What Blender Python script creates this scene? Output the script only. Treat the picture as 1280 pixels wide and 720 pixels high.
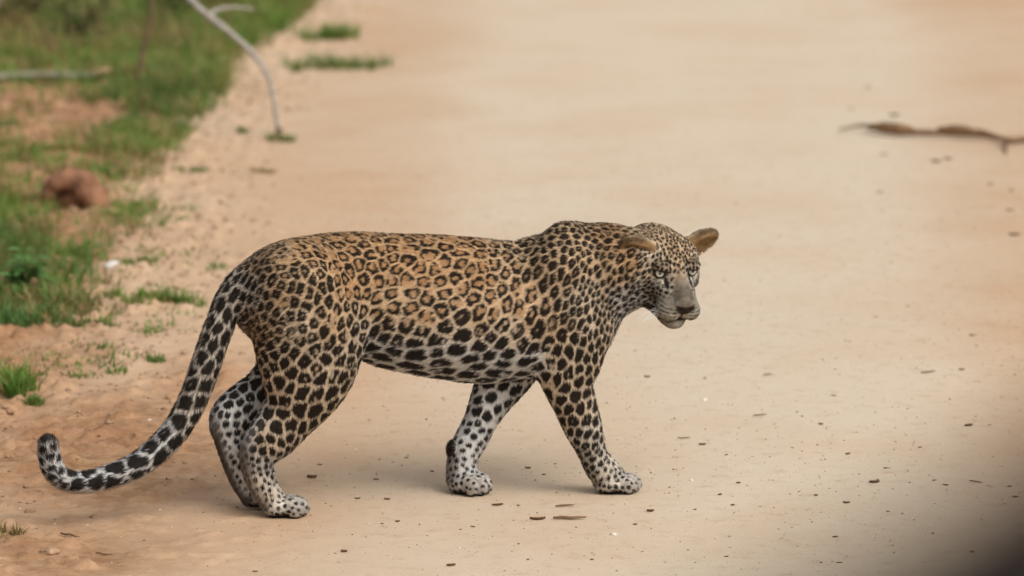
import bpy, math, random
import numpy as np
from mathutils import Vector, Matrix, kdtree

for o in list(bpy.data.objects):
    bpy.data.objects.remove(o)
scene = bpy.context.scene
col = scene.collection
R = math.radians

# ------------------------------------------------------------------ camera
# telephoto shot from a raised seat about 12 m from the animal
CAM_F = 6000.0                       # focal length in photo pixels (1280 wide)
CAM_PITCH = R(9.5)                   # looking down
CAM_DIST = 12.0
_dep = CAM_PITCH + math.atan((628 - 360) / CAM_F)
CAM = np.array([0.0, -CAM_DIST * math.cos(_dep), CAM_DIST * math.sin(_dep)])
FWD = np.array([0, math.cos(CAM_PITCH), -math.sin(CAM_PITCH)])
UPV = np.array([0, math.sin(CAM_PITCH), math.cos(CAM_PITCH)])
cam_data = bpy.data.cameras.new('camera')
cam_data.sensor_width = 36.0
cam_data.lens = CAM_F * 36.0 / 1280.0
cam_data.clip_start = 0.05
cam_data.clip_end = 6000
cam_data.dof.use_dof = True
cam_data.dof.focus_distance = 11.75
cam_data.dof.aperture_fstop = 3.3
camera = bpy.data.objects.new('camera', cam_data)
col.objects.link(camera)
camera.location = CAM.tolist()
camera.rotation_euler = (math.pi / 2 - CAM_PITCH, 0, 0)
scene.camera = camera

# ------------------------------------------------------------------ light: bright overcast
SUN_EL, SUN_AZ = R(46), R(136)       # azimuth measured from +Y towards +X
world = bpy.data.worlds.new('World')
scene.world = world
world.use_nodes = True
wn, wl = world.node_tree.nodes, world.node_tree.links
bg = wn['Background']
sky = wn.new('ShaderNodeTexSky')
sky.sky_type = 'NISHITA'
sky.sun_disc = False
sky.sun_elevation = SUN_EL
sky.sun_rotation = SUN_AZ
sky.air_density = 1.0
sky.dust_density = 4.0
hs = wn.new('ShaderNodeHueSaturation')      # cloud cover greys the blue
hs.inputs['Saturation'].default_value = 0.22
wl.new(sky.outputs[0], hs.inputs['Color'])
wl.new(hs.outputs[0], bg.inputs[0])
bg.inputs[1].default_value = 0.15
sun_data = bpy.data.lights.new('sun', 'SUN')
sun_data.energy = 1.4
sun_data.angle = R(50)
sun_data.color = (1.0, 0.97, 0.93)
sun = bpy.data.objects.new('sun', sun_data)
col.objects.link(sun)
sd = Vector((math.sin(SUN_AZ) * math.cos(SUN_EL), math.cos(SUN_AZ) * math.cos(SUN_EL), math.sin(SUN_EL)))
sun.rotation_euler = sd.to_track_quat('Z', 'Y').to_euler()
sun.location = (sd * 20)
vs = scene.view_settings
vs.view_transform = 'Standard'
vs.look = 'None'
vs.exposure = 0.10
vs.gamma = 1.0
vs.use_curve_mapping = False
scene.render.engine = 'CYCLES'
scene.cycles.use_denoising = True
scene.cycles.max_bounces = 6
scene.cycles_curves.shape = 'RIBBONS'

# ------------------------------------------------------------------ helpers
def ray(px, py):
    d = FWD * CAM_F + np.array([1.0, 0, 0]) * (px - 640) - UPV * (py - 360)
    return d / np.linalg.norm(d)

def ground_at(px, py, z=0.0):
    """photo pixel -> point on the ground plane"""
    d = ray(px, py)
    return CAM + d * ((z - CAM[2]) / d[2])

def depth_at(px, py, y):
    """photo pixel -> point on the vertical plane at world depth y"""
    d = ray(px, py)
    return CAM + d * ((y - CAM[1]) / d[1])

def s2l(r, g, b):
    f = lambda c: (c / 255 / 12.92) if c / 255 <= 0.04045 else ((c / 255 + 0.055) / 1.055) ** 2.4
    return (f(r), f(g), f(b))

def tag(o, label=None, cat=None, group=None, kind=None):
    if label: o['label'] = label
    if cat: o['category'] = cat
    if group: o['group'] = group
    if kind: o['kind'] = kind
    return o

def empty(name, loc=(0, 0, 0), rz=0.0):
    o = bpy.data.objects.new(name, None)
    col.objects.link(o)
    o.empty_display_size = 0.1
    o.location = [float(v) for v in loc]
    o.rotation_euler = (0, 0, rz)
    return o

def mesh_obj(name, verts, faces, mat, parent=None, smooth=True, loc=None):
    me = bpy.data.meshes.new(name)
    me.from_pydata([tuple(map(float, v)) for v in verts], [], [tuple(map(int, f)) for f in faces])
    me.update()
    if smooth:
        me.polygons.foreach_set('use_smooth', [True] * len(me.polygons))
    if mat: me.materials.append(mat)
    o = bpy.data.objects.new(name, me)
    col.objects.link(o)
    if parent: o.parent = parent
    if loc is not None: o.location = [float(v) for v in loc]
    return o

def np_mesh(name, V, Q, mat, parent=None, smooth=True):
    """fast mesh from numpy arrays, Q is (m, 3) or (m, 4)"""
    me = bpy.data.meshes.new(name)
    k = Q.shape[1]
    me.vertices.add(len(V)); me.vertices.foreach_set('co', np.ascontiguousarray(V, np.float32).ravel())
    me.loops.add(Q.size); me.loops.foreach_set('vertex_index', np.ascontiguousarray(Q, np.int32).ravel())
    me.polygons.add(len(Q)); me.polygons.foreach_set('loop_start', np.arange(0, Q.size, k, dtype=np.int32))
    me.update(calc_edges=True)
    if smooth: me.polygons.foreach_set('use_smooth', np.ones(len(Q), bool))
    me.validate()
    if mat: me.materials.append(mat)
    o = bpy.data.objects.new(name, me)
    col.objects.link(o)
    if parent: o.parent = parent
    return o

def _hash(ix, iy, iz, seed):
    n = (ix * 73856093) ^ (iy * 19349663) ^ (iz * 83492791) ^ (seed * 2654435761)
    n = n & 0x7fffffff
    n = (n ^ (n >> 13)) * 1274126177 & 0x7fffffff
    n = (n ^ (n >> 16)) * 668265263 & 0x7fffffff
    return ((n ^ (n >> 15)) & 0xffffff) / float(0xffffff)

def vnoise(P, freq, seed=0):
    """3D value noise, -1..1"""
    X = np.asarray(P, np.float64) * freq
    I = np.floor(X).astype(np.int64); F = X - I
    F = F * F * F * (F * (F * 6 - 15) + 10)
    out = 0
    for dx in (0, 1):
        wx = F[:, 0] if dx else 1 - F[:, 0]
        for dy in (0, 1):
            wy = F[:, 1] if dy else 1 - F[:, 1]
            for dz in (0, 1):
                wz = F[:, 2] if dz else 1 - F[:, 2]
                out = out + wx * wy * wz * _hash(I[:, 0] + dx, I[:, 1] + dy, I[:, 2] + dz, seed)
    return out * 2 - 1

def fbm(P, freq, seed=0, octaves=3, gain=0.5):
    a, s, out = 1.0, 0.0, 0
    for i in range(octaves):
        out = out + a * vnoise(P, freq * 2 ** i, seed + i * 17); s += a; a *= gain
    return out / s

def sstep(a, b, x):
    t = np.clip((x - a) / (b - a), 0, 1)
    return t * t * (3 - 2 * t)

def node_mat(name):
    m = bpy.data.materials.new(name); m.use_nodes = True
    nt = m.node_tree
    return m, nt.nodes, nt.links, nt.nodes['Principled BSDF']

def noisy_mat(name, c1, c2, scale=30.0, rough=0.85, bump=0.3, bscale=None, spec=0.25, detail=6, translucent=0.0):
    """two-tone noise material in object space, with a per-object tint"""
    m, n, l, b = node_mat(name)
    tc = n.new('ShaderNodeTexCoord')
    nz = n.new('ShaderNodeTexNoise'); nz.inputs['Scale'].default_value = scale; nz.inputs['Detail'].default_value = detail
    l.new(tc.outputs['Object'], nz.inputs['Vector'])
    rp = n.new('ShaderNodeValToRGB')
    rp.color_ramp.elements[0].position = 0.32; rp.color_ramp.elements[0].color = (*c1, 1)
    rp.color_ramp.elements[1].position = 0.68; rp.color_ramp.elements[1].color = (*c2, 1)
    l.new(nz.outputs[0], rp.inputs[0])
    l.new(rp.outputs[0], b.inputs['Base Color'])
    b.inputs['Roughness'].default_value = rough
    b.inputs['Specular IOR Level'].default_value = spec
    if bump:
        n2 = n.new('ShaderNodeTexNoise'); n2.inputs['Scale'].default_value = bscale or scale * 3; n2.inputs['Detail'].default_value = 5
        l.new(tc.outputs['Object'], n2.inputs['Vector'])
        bp = n.new('ShaderNodeBump'); bp.inputs['Strength'].default_value = bump; bp.inputs['Distance'].default_value = 0.01
        l.new(n2.outputs[0], bp.inputs['Height']); l.new(bp.outputs[0], b.inputs['Normal'])
    if translucent:
        tr = n.new('ShaderNodeBsdfTranslucent'); l.new(rp.outputs[0], tr.inputs[0])
        mx = n.new('ShaderNodeMixShader'); mx.inputs[0].default_value = translucent
        out = n['Material Output']
        l.new(b.outputs[0], mx.inputs[1]); l.new(tr.outputs[0], mx.inputs[2]); l.new(mx.outputs[0], out.inputs[0])
    return m
# ------------------------------------------------------------------ the ground
# the photo's verge line (grass to sand), read along the left side and laid on the ground
VERGE = np.array([ground_at(*p)[:2] for p in [(-260, 640), (-60, 520), (60, 440), (130, 400), (185, 330), (190, 225), (262, 140), (300, 80), (380, 15), (470, -80), (640, -260)]])

def verge_x(y):
    return np.interp(y, VERGE[:, 1], VERGE[:, 0])

def rough_mask(x, y):
    """0 on the packed road, 1 on the loose soil at its left side"""
    x = np.asarray(x, float); y = np.asarray(y, float)
    m = sstep(0.55, -0.05, x - verge_x(y))
    for (px, py, rx, ry_, w) in ((120, 560, 0.42, 1.0, 1.0), (250, 480, 0.22, 0.9, 0.75), (250, 590, 0.22, 0.5, 0.6), (60, 690, 0.4, 0.5, 0.8), (300, 330, 0.2, 1.2, 0.4)):
        c = ground_at(px, py)
        m = np.maximum(m, w * np.exp(-((x - c[0]) / rx) ** 2 - ((y - c[1]) / ry_) ** 2))
    return m

def ground_h(x, y):
    x = np.asarray(x, np.float64).ravel(); y = np.asarray(y, np.float64).ravel()
    P = np.stack([x, y, np.zeros_like(x)], 1)
    near = sstep(40, 15, np.hypot(x, y))
    h = 0.010 * fbm(P, 0.9, 3) * sstep(0.5, 2.0, np.abs(y - 0.25) + 0.0)
    m = rough_mask(x, y)
    clod = np.clip(fbm(P, 15, 11, 4, 0.6) - 0.06, 0, 1)
    h = h + near * m * (0.055 * clod + 0.012 * fbm(P, 4, 21, 2)) + m * 0.03 * sstep(0.2, 2.5, verge_x(y) - x)
    h = h + near * (0.0012 * fbm(P, 22, 31, 2) + 0.0016 * np.clip(vnoise(P, 9, 41) - 0.25, 0, 1))
    h = h + 0.25 * fbm(P, 0.035, 51) * sstep(14, 60, np.hypot(x, y))
    return h

def axis_lines(a, b, step, far, ratio=1.22):
    core = np.arange(a, b + step / 2, step)
    ext, s, p = [], step, 0.0
    while p < far:
        s *= ratio; p += s; ext.append(p)
    ext = np.array(ext)
    return np.concatenate([a - ext[::-1], core, b + ext])

gx = axis_lines(-2.6, 3.0, 0.012, 2500)
gy = np.concatenate([axis_lines(-1.6, 3.0, 0.012, 0)[:-1], np.arange(3.0, 14.0, 0.03)])
_e, _s, _p = [], 0.03, 0.0
while _p < 2500:
    _s *= 1.22; _p += _s; _e.append(_p)
_e = np.array(_e)
gy = np.concatenate([-1.65 - _e[::-1], gy, 14.0 + _e])
gy = np.unique(np.round(gy, 5))
GX, GY = np.meshgrid(gx, gy, indexing='ij')
GZ = ground_h(GX, GY).reshape(GX.shape)
nx_, ny_ = GX.shape
ii, jj = np.meshgrid(np.arange(nx_ - 1), np.arange(ny_ - 1), indexing='ij')
base_i = (ii * ny_ + jj).ravel()
GQ = np.stack([base_i, base_i + ny_, base_i + ny_ + 1, base_i + 1], 1)
GV = np.stack([GX.ravel(), GY.ravel(), GZ.ravel()], 1)

def ground_material():
    m, n, l, b = node_mat('sandy_road_soil')
    tc = n.new('ShaderNodeTexCoord')
    P = tc.outputs['Object']
    def noise(scale, detail=5, rough=0.55, vec=None, stretch=None):
        t = n.new('ShaderNodeTexNoise'); t.inputs['Scale'].default_value = scale
        t.inputs['Detail'].default_value = detail; t.inputs['Roughness'].default_value = rough
        v = P
        if stretch:
            mp = n.new('ShaderNodeMapping'); mp.inputs['Scale'].default_value = stretch; l.new(P, mp.inputs[0]); v = mp.outputs[0]
        l.new(v, t.inputs['Vector'])
        return t.outputs[0]
    def ramp(src, p0, p1, c0=0.0, c1=1.0):
        r = n.new('ShaderNodeMapRange'); r.interpolation_type = 'SMOOTHSTEP'
        r.inputs[1].default_value = p0; r.inputs[2].default_value = p1; r.inputs[3].default_value = c0; r.inputs[4].default_value = c1
        l.new(src, r.inputs[0]); return r.outputs[0]
    def math_(op, a, b_=None):
        t = n.new('ShaderNodeMath'); t.operation = op
        for i, v in enumerate((a, b_)):
            if v is None: continue
            if hasattr(v, 'links'): l.new(v, t.inputs[i])
            else: t.inputs[i].default_value = v
        return t.outputs[0]
    def mix(fac, c0, c1):
        t = n.new('ShaderNodeMix'); t.data_type = 'RGBA'
        for i, v in ((0, fac), (6, c0), (7, c1)):
            if hasattr(v, 'links'): l.new(v, t.inputs[i])
            elif i == 0: t.inputs[0].default_value = v
            else: t.inputs[i].default_value = (*v, 1)
        return t.outputs[2]
    PALE = s2l(202, 185, 161); SAND = s2l(196, 170, 142); ORANGE = s2l(190, 159, 128); BROWN = s2l(160, 124, 94); RED = s2l(150, 108, 80)
    rough_a = n.new('ShaderNodeAttribute'); rough_a.attribute_name = 'loose'
    lane_a = n.new('ShaderNodeAttribute'); lane_a.attribute_name = 'lane'
    big = noise(0.55, 4); mid = noise(2.6, 5, 0.6); fine = noise(17, 6, 0.65); grit = noise(120, 4, 0.7)
    # pale compacted wheel lanes, warmer sand between and beside them
    lane = math_('ADD', lane_a.outputs['Fac'], math_('MULTIPLY', math_('SUBTRACT', mid, 0.5), 0.45))
    lane = math_('ADD', lane, math_('MULTIPLY', math_('SUBTRACT', big, 0.5), 0.9))
    c = mix(ramp(lane, 0.15, 0.85), ORANGE, PALE)
    c = mix(math_('MULTIPLY', ramp(noise(1.1, 5, 0.6), 0.42, 0.68), 0.55), c, SAND)
    loose = ramp(math_('ADD', rough_a.outputs['Fac'], math_('MULTIPLY', math_('SUBTRACT', mid, 0.5), 0.8)), 0.15, 0.85)
    soil = mix(ramp(noise(9, 7, 0.7), 0.36, 0.62), s2l(178, 140, 106), s2l(148, 110, 78))
    soil = mix(math_('MULTIPLY', ramp(noise(22, 5, 0.6), 0.52, 0.66), 0.6), soil, s2l(122, 90, 64))
    soil = mix(math_('MULTIPLY', ramp(noise(2.0, 4), 0.55, 0.75), 0.5), soil, RED)
    c = mix(loose, c, soil)
    c = mix(math_('MULTIPLY', ramp(fine, 0.50, 0.80), 0.42), c, BROWN)
    c = mix(math_('MULTIPLY', ramp(grit, 0.56, 0.74), 0.55), c, s2l(120, 92, 68))
    c = mix(math_('MULTIPLY', ramp(noise(150, 3, 0.6), 0.64, 0.76), 0.45), c, s2l(226, 214, 196))
    l.new(c, b.inputs['Base Color'])
    b.inputs['Roughness'].default_value = 0.93
    b.inputs['Specular IOR Level'].default_value = 0.12
    hh = math_('ADD', math_('MULTIPLY', fine, 0.6), math_('MULTIPLY', grit, 0.35))
    bp = n.new('ShaderNodeBump'); bp.inputs['Strength'].default_value = 0.55; bp.inputs['Distance'].default_value = 0.006
    l.new(hh, bp.inputs['Height']); l.new(bp.outputs[0], b.inputs['Normal'])
    return m

ground = np_mesh('ground', GV, GQ, ground_material())
tag(ground, 'pale sandy dirt road with loose brown soil along its verge', kind='structure')
ga = ground.data.attributes.new('loose', 'FLOAT', 'POINT')
_ls = rough_mask(GV[:, 0], GV[:, 1]) * (1 - 0.8 * sstep(1.0, 3.5, GV[:, 1]) * sstep(-0.30, 0.02, GV[:, 0] - verge_x(GV[:, 1])))
ga.data.foreach_set('value', _ls.astype(np.float32))
# two wheel lanes run down the road, which heads slightly right of the camera's line
_rc = 0.75 + 0.035 * GV[:, 1]
_lane = np.exp(-((GV[:, 0] - _rc) / 0.62) ** 2) + np.exp(-((GV[:, 0] - _rc - 2.1) / 0.45) ** 2) * 0.7 + 0.5 * np.exp(-((GV[:, 0] - _rc + 0.95) / 0.4) ** 2)
ga = ground.data.attributes.new('lane', 'FLOAT', 'POINT')
_lane = _lane + 0.35 * sstep(1.0, 9.0, GV[:, 1])                        # sand colour gets paler further along the road
ga.data.foreach_set('value', _lane.astype(np.float32))

def gz(x, y):
    return float(ground_h([x], [y])[0])
# ------------------------------------------------------------------ the leopard
LEO_YAW = R(19)
_ex = np.array([math.cos(LEO_YAW), math.sin(LEO_YAW), 0]); _ey = np.array([-math.sin(LEO_YAW), math.cos(LEO_YAW), 0])
LEO_O = ground_at(560, 628) + 0.038 * _ey
def to_local(P):
    d = np.asarray(P) - LEO_O
    return np.stack([d @ _ex, d @ _ey, d[..., 2]], -1)
def loc(px, py, ly=0.0):
    """photo pixel -> leopard-local point on the plane y = ly beside its midline"""
    d = ray(px, py)
    s = (ly - (CAM - LEO_O) @ _ey) / (d @ _ey)
    return to_local(CAM + d * s)

# ---- signed distance primitives -------------------------------------------------
def smin(a, b, k):
    h = np.clip(0.5 + 0.5 * (b - a) / k, 0, 1)
    return b * (1 - h) + a * h - k * h * (1 - h)
def smax(a, b, k):
    return -smin(-a, -b, k)

def resample(S, n=4):
    """Catmull-Rom through stations"""
    S = np.asarray(S, float)
    Q = np.vstack([2 * S[0] - S[1], S, 2 * S[-1] - S[-2]])
    out = []
    for i in range(1, len(Q) - 2):
        for t in np.linspace(0, 1, n, endpoint=False):
            p0, p1, p2, p3 = Q[i - 1:i + 3]
            out.append(0.5 * ((2 * p1) + (-p0 + p2) * t + (2 * p0 - 5 * p1 + 4 * p2 - p3) * t * t + (-p0 + 3 * p1 - 3 * p2 + p3) * t ** 3))
    out.append(Q[-2])
    return np.array(out)

class Loft:
    """ellipse sections along a path in the x-z plane: stations (x, y, z, r in plane, r across)"""
    def __init__(self, S, k, n=4, egg=0.0, region=''):
        self.S = resample(S, n); self.S[:, 3:] = np.maximum(self.S[:, 3:], 0.004)
        self.k, self.egg, self.region = k, egg, region
        m = self.S[:, 3:].max(1)[:, None]
        self.lo = (self.S[:, :3] - m).min(0); self.hi = (self.S[:, :3] + m).max(0)
    def d(self, P):
        P = np.asarray(P, np.float32)
        best = np.full(len(P), 9.0, np.float32)
        S = self.S.astype(np.float32)
        m = self.k + 0.03
        for a, b in zip(S[:-1], S[1:]):
            rm = max(a[3:].max(), b[3:].max()) + m
            lo_, hi_ = np.minimum(a[:3], b[:3]) - rm, np.maximum(a[:3], b[:3]) + rm
            ok = np.nonzero((P[:, 0] > lo_[0]) & (P[:, 0] < hi_[0]) & (P[:, 2] > lo_[2]) & (P[:, 2] < hi_[2]))[0]
            if not len(ok): continue
            Q = P[ok]
            ax, az = b[0] - a[0], b[2] - a[2]
            L2 = ax * ax + az * az + 1e-12
            t = np.clip(((Q[:, 0] - a[0]) * ax + (Q[:, 2] - a[2]) * az) / L2, 0, 1)
            dx = Q[:, 0] - (a[0] + ax * t); dz = Q[:, 2] - (a[2] + az * t)
            dy = Q[:, 1] - (a[1] + (b[1] - a[1]) * t)
            ra = a[3] + (b[3] - a[3]) * t; rb = a[4] + (b[4] - a[4]) * t
            if self.egg:
                rb = rb * (1 - self.egg * np.clip(dz / ra, -0.6, 1))
            q = np.sqrt((dx * dx + dz * dz) / (ra * ra) + dy * dy / (rb * rb))
            best[ok] = np.minimum(best[ok], (q - 1) * np.minimum(ra, rb))
        return best

class Ell:
    """ellipsoid; R3 columns are its axes in leopard space"""
    def __init__(self, c, r, k, R3=None, region='', sub=False):
        self.c, self.r, self.k, self.region, self.sub = np.asarray(c, float), np.asarray(r, float), k, region, sub
        self.R3 = np.eye(3) if R3 is None else np.asarray(R3)
        m = self.r.max(); self.lo, self.hi = self.c - m, self.c + m
    def d(self, P):
        q = ((P - self.c) @ self.R3) / self.r
        k0 = np.sqrt((q * q).sum(1)); k1 = np.sqrt(((q / self.r) ** 2).sum(1)) + 1e-9
        return np.where(k0 < 1e-4, -self.r.min(), k0 * (k0 - 1) / k1)

class Cone:
    """round cone between two points"""
    def __init__(self, a, b, ra, rb, k, region=''):
        self.a, self.b, self.ra, self.rb, self.k, self.region, self.sub = np.asarray(a, float), np.asarray(b, float), ra, rb, k, region, False
        m = max(ra, rb); self.lo = np.minimum(self.a, self.b) - m; self.hi = np.maximum(self.a, self.b) + m
    def d(self, P):
        ab = self.b - self.a
        t = np.clip(((P - self.a) @ ab) / (ab @ ab), 0, 1)
        q = P - self.a - t[:, None] * ab
        return np.sqrt((q * q).sum(1)) - (self.ra + (self.rb - self.ra) * t)

class EarShell:
    """rounded cup with an open face"""
    def __init__(self, c, A, W, N, ln, wd, k, region='ear'):
        self.c, self.k, self.region, self.sub = np.asarray(c, float), k, region, False
        self.R3 = np.stack([A, W, N], 1); self.ln, self.wd = ln, wd
        self.lo, self.hi = self.c - 0.075, self.c + 0.075
    def d(self, P):
        q = (P - self.c) @ self.R3
        a, w, n = q[:, 0], q[:, 1], q[:, 2]
        # outer
        def ell(a, w, n, r):
            v = np.stack([a / r[0], w / r[1], n / r[2]], 1); k0 = np.sqrt((v * v).sum(1))
            k1 = np.sqrt(((v / np.array(r)) ** 2).sum(1)) + 1e-9
            return k0 * (k0 - 1) / k1
        taper = 1 + np.clip((a + self.ln) / (2 * self.ln), 0, 1) * 0.35
        o = ell(a, w * taper, n, (self.ln, self.wd, 0.022))
        i = ell(a - 0.001, w * taper, n - 0.015, (self.ln * 0.86, self.wd * 0.80, 0.021))
        return smax(o, -i, 0.005)
Loft.sub = False

PX = 1 / 500.0
FUR = 0.0035          # hair stands outside the skin by about this much
prims = []

# torso: spine line and belly line of the photo, widths from anatomy
TORSO = [  # px of back, px of belly, half width
    ((309, 348), (311, 366), 0.030), ((318, 336), (318, 392), 0.066), ((333, 318), (336, 418), 0.092), ((356, 305), (362, 436), 0.108),
    ((390, 295), (398, 444), 0.116), ((425, 290.5), (432, 440), 0.112), ((460, 291), (463, 444), 0.105), ((500, 293.5), (500, 460), 0.112),
    ((540, 294.5), (540, 469), 0.122), ((580, 297), (580, 475), 0.130), ((620, 301), (620, 476), 0.134), ((655, 302), (655, 471), 0.132),
    ((678, 294), (678, 467), 0.126), ((692, 290), (692, 465), 0.120)]
def station(top, bot, hw, ly=0.0, inset=FUR):
    a, b = loc(*top, ly), loc(*bot, ly)
    c = (a + b) / 2
    return [c[0], ly, c[2], np.linalg.norm(a - b) / 2 - inset, hw - inset]
prims.append(Loft([station(*s) for s in TORSO], 0.03, 3, egg=0.14, region='torso'))

def leg(rows, k, region):
    """rows: px of rear edge, px of front edge, distance from midline, width across / width along"""
    S = []
    for back, front, ly, ratio in rows:
        a, b = loc(*back, ly), loc(*front, ly); c = (a + b) / 2; r = np.linalg.norm(a - b) / 2 - FUR
        S.append([c[0], ly, c[2], r, r * ratio])
    prims.append(Loft(S, k, 3, region=region))

NEAR, FAR = -1, 1
leg([((314, 372), (432, 352), -0.060, 0.85), ((316, 405), (450, 402), -0.070, 0.72), ((321, 430), (453, 438), -0.074, 0.62), ((328, 462), (441, 468), -0.074, 0.62),
     ((335, 490), (418, 500), -0.072, 0.66), ((330, 513), (397, 522), -0.070, 0.66), ((314, 535), (375, 545), -0.068, 0.62), ((301, 556), (350, 567), -0.066, 0.66),
     ((302, 578), (342, 584), -0.064, 0.78), ((310, 602), (346, 606), -0.062, 0.86), ((322, 624), (355, 622), -0.060, 0.98)], 0.030, 'hind_near')
leg([((330, 380), (440, 380), 0.055, 0.8), ((322, 430), (430, 436), 0.064, 0.62), ((318, 462), (398, 470), 0.064, 0.64), ((302, 483), (366, 500), 0.064, 0.66),
     ((281, 497), (340, 520), 0.062, 0.66), ((265, 513), (316, 537), 0.058, 0.66), ((267, 540), (309, 548), 0.054, 0.72), ((275, 568), (311, 570), 0.050, 0.82),
     ((286, 598), (318, 594), 0.047, 0.92), ((300, 622), (328, 612), 0.044, 1.0)], 0.028, 'hind_far')
leg([((655, 345), (752, 345), -0.062, 0.72), ((656, 400), (762, 392), -0.072, 0.62), ((663, 438), (756, 436), -0.076, 0.60), ((673, 466), (743, 466), -0.076, 0.62),
     ((682, 486), (740, 484), -0.073, 0.70), ((692, 506), (744, 503), -0.070, 0.76), ((703, 528), (749, 529), -0.067, 0.80), ((715, 549), (754, 552), -0.064, 0.86),
     ((724, 569), (759, 567), -0.062, 0.92), ((731, 585), (768, 581), -0.060, 0.98), ((743, 600), (780, 591), -0.058, 1.02)], 0.028, 'fore_near')
leg([((610, 400), (700, 400), 0.070, 0.7), ((600, 440), (685, 440), 0.074, 0.60), ((596, 470), (664, 470), 0.074, 0.62), ((591, 489), (647, 490), 0.072, 0.70),
     ((586, 508), (633, 508), 0.070, 0.78), ((579, 530), (619, 530), 0.068, 0.84), ((569, 551), (608, 549), 0.067, 0.90), ((562, 566), (600, 563), 0.066, 0.94),
     ((559, 582), (595, 577), 0.066, 1.0), ((558, 597), (597, 590), 0.066, 1.05)], 0.026, 'fore_far')

def paw(base_px, ly, az, L, Wd, Ht, region, lift=0.0, pitch=0.0):
    """a pad, four rounded toes and the heel; az = direction in the ground plane, leopard space; base = under the ankle"""
    b = loc(*base_px, ly); b[2] = lift
    f = np.array([math.cos(az) * math.cos(pitch), math.sin(az) * math.cos(pitch), -math.sin(pitch)])
    s = np.array([-math.sin(az), math.cos(az), 0]); u = np.cross(f, s)
    M = np.stack([f, s, u], 1)
    g = lambda x, y, z: b + M @ np.array([x, y, z])
    prims.append(Ell(g(L * 0.22, 0, Ht * 0.46), (L * 0.40, Wd * 0.44, Ht * 0.45), 0.016, M, region))
    prims.append(Ell(g(-L * 0.02, 0, Ht * 0.42), (L * 0.22, Wd * 0.36, Ht * 0.41), 0.014, M, region))
    for i, (ox, oy) in enumerate(((0.56, -0.33), (0.70, -0.115), (0.70, 0.115), (0.56, 0.33))):
        prims.append(Ell(g(L * ox - 0.006, Wd * oy, Ht * 0.42), (L * 0.22, Wd * 0.130, Ht * 0.40), 0.0028, M, region))
        prims.append(Ell(g(L * (ox - 0.13) - 0.006, Wd * oy * 0.92, Ht * 0.66), (L * 0.15, Wd * 0.115, Ht * 0.24), 0.006, M, region))
    return M, b
paw((343, 636), -0.060, R(-12), 0.098, 0.088, 0.055, 'paw_hind_near')
paw((757, 604), -0.058, R(-8), 0.104, 0.092, 0.053, 'paw_fore_near')
paw((575, 604), 0.064, R(-48), 0.098, 0.092, 0.058, 'paw_fore_far')
paw((316, 628), 0.040, R(-10), 0.090, 0.078, 0.046, 'paw_hind_far', lift=0.012, pitch=R(10))

# muscle masses under the coat
def bump(px, ly, r, k, ang=0.0, region='torso'):
    c = loc(*px, ly); ca, sa = math.cos(ang), math.sin(ang)
    prims.append(Ell(c, r, k, np.array([[ca, 0, -sa], [0, 1, 0], [sa, 0, ca]]), region))
for sgn in (-1, 1):
    bump((712, 372), sgn * 0.070, (0.070, 0.042, 0.140), 0.03, R(-14))      # shoulder blade and upper arm
    bump((707, 300), sgn * 0.046, (0.050, 0.032, 0.040), 0.025)             # top of the shoulder blade
    bump((375, 375), sgn * 0.075, (0.100, 0.045, 0.100), 0.03, R(-20))      # haunch
    bump((560, 400), sgn * 0.060, (0.210, 0.076, 0.100), 0.03)              # rib cage
prims.append(Ell(loc(566, 561, 0.062), (0.012, 0.014, 0.020), 0.006, None, 'carpal_pad'))
# scrotum
prims.append(Ell(loc(308, 403, -0.012), (0.016, 0.019, 0.022), 0.008, None, 'scrotum'))

# neck: from the withers forward, bending towards the camera
n0, n1, n2 = loc(728, 336, -0.005), loc(758, 333, -0.030), loc(790, 329, -0.065)
prims.append(Cone(n0, n1, 0.112, 0.098, 0.03, 'neck'))
prims.append(Cone(n1, n2, 0.098, 0.082, 0.03, 'neck'))
prims.append(Cone(loc(742, 375, -0.02), loc(796, 360, -0.07), 0.056, 0.043, 0.03, 'neck'))

# tail: centre line in the photo, hanging behind the midline
TAILPX = [(318, 350, 17), (303, 356, 17), (288, 373, 16.5), (277, 400, 16.5), (266, 430, 16.5), (255, 462, 16.5), (243, 495, 16), (226, 528, 15.5), (203, 556, 15),
          (174, 580, 14.5), (143, 594, 13.5), (113, 602, 12.5), (88, 602, 12), (70, 592, 12), (62, 574, 12), (60, 557, 11), (60, 553, 8)]
TS = []
for i, (x, y, r) in enumerate(TAILPX):
    ly = -0.02 * math.sin(i / 16 * 3.0) if i > 1 else 0.0
    c = loc(x, y, ly); TS.append([c[0], ly, c[2], r * PX - FUR * 0.8, r * PX - FUR * 0.8])
prims.append(Loft(TS, 0.022, 3, region='tail'))
TS = np.array(TS)

# ---- head, in its own frame: x forward, y left, z up
H_YAW, H_PITCH, H_ROLL, H_S = R(26), R(27), R(-1), 1.0
_hw = np.array([math.sin(H_YAW) * math.cos(H_PITCH), -math.cos(H_YAW) * math.cos(H_PITCH), -math.sin(H_PITCH)])
_hl = np.array([math.cos(H_YAW), math.sin(H_YAW), 0.0])
_hu = np.cross(_hw, _hl)
_c, _s = math.cos(H_ROLL), math.sin(H_ROLL)
_hl, _hu = _c * _hl + _s * _hu, _c * _hu - _s * _hl
HW = np.stack([_hw, _hl, _hu], 1)                       # head axes in world
HL = np.stack([HW.T @ _ex, HW.T @ _ey, HW.T @ np.array([0, 0, 1.0])], 0)   # head axes in leopard space
EYE_MID = np.array([0.078, 0.0, 0.012])
H_O = loc(845.5, 340.5, -0.150) - HL @ (EYE_MID * H_S)
def hp(x, y, z): return H_O + HL @ (np.array([x, y, z]) * H_S)
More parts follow.
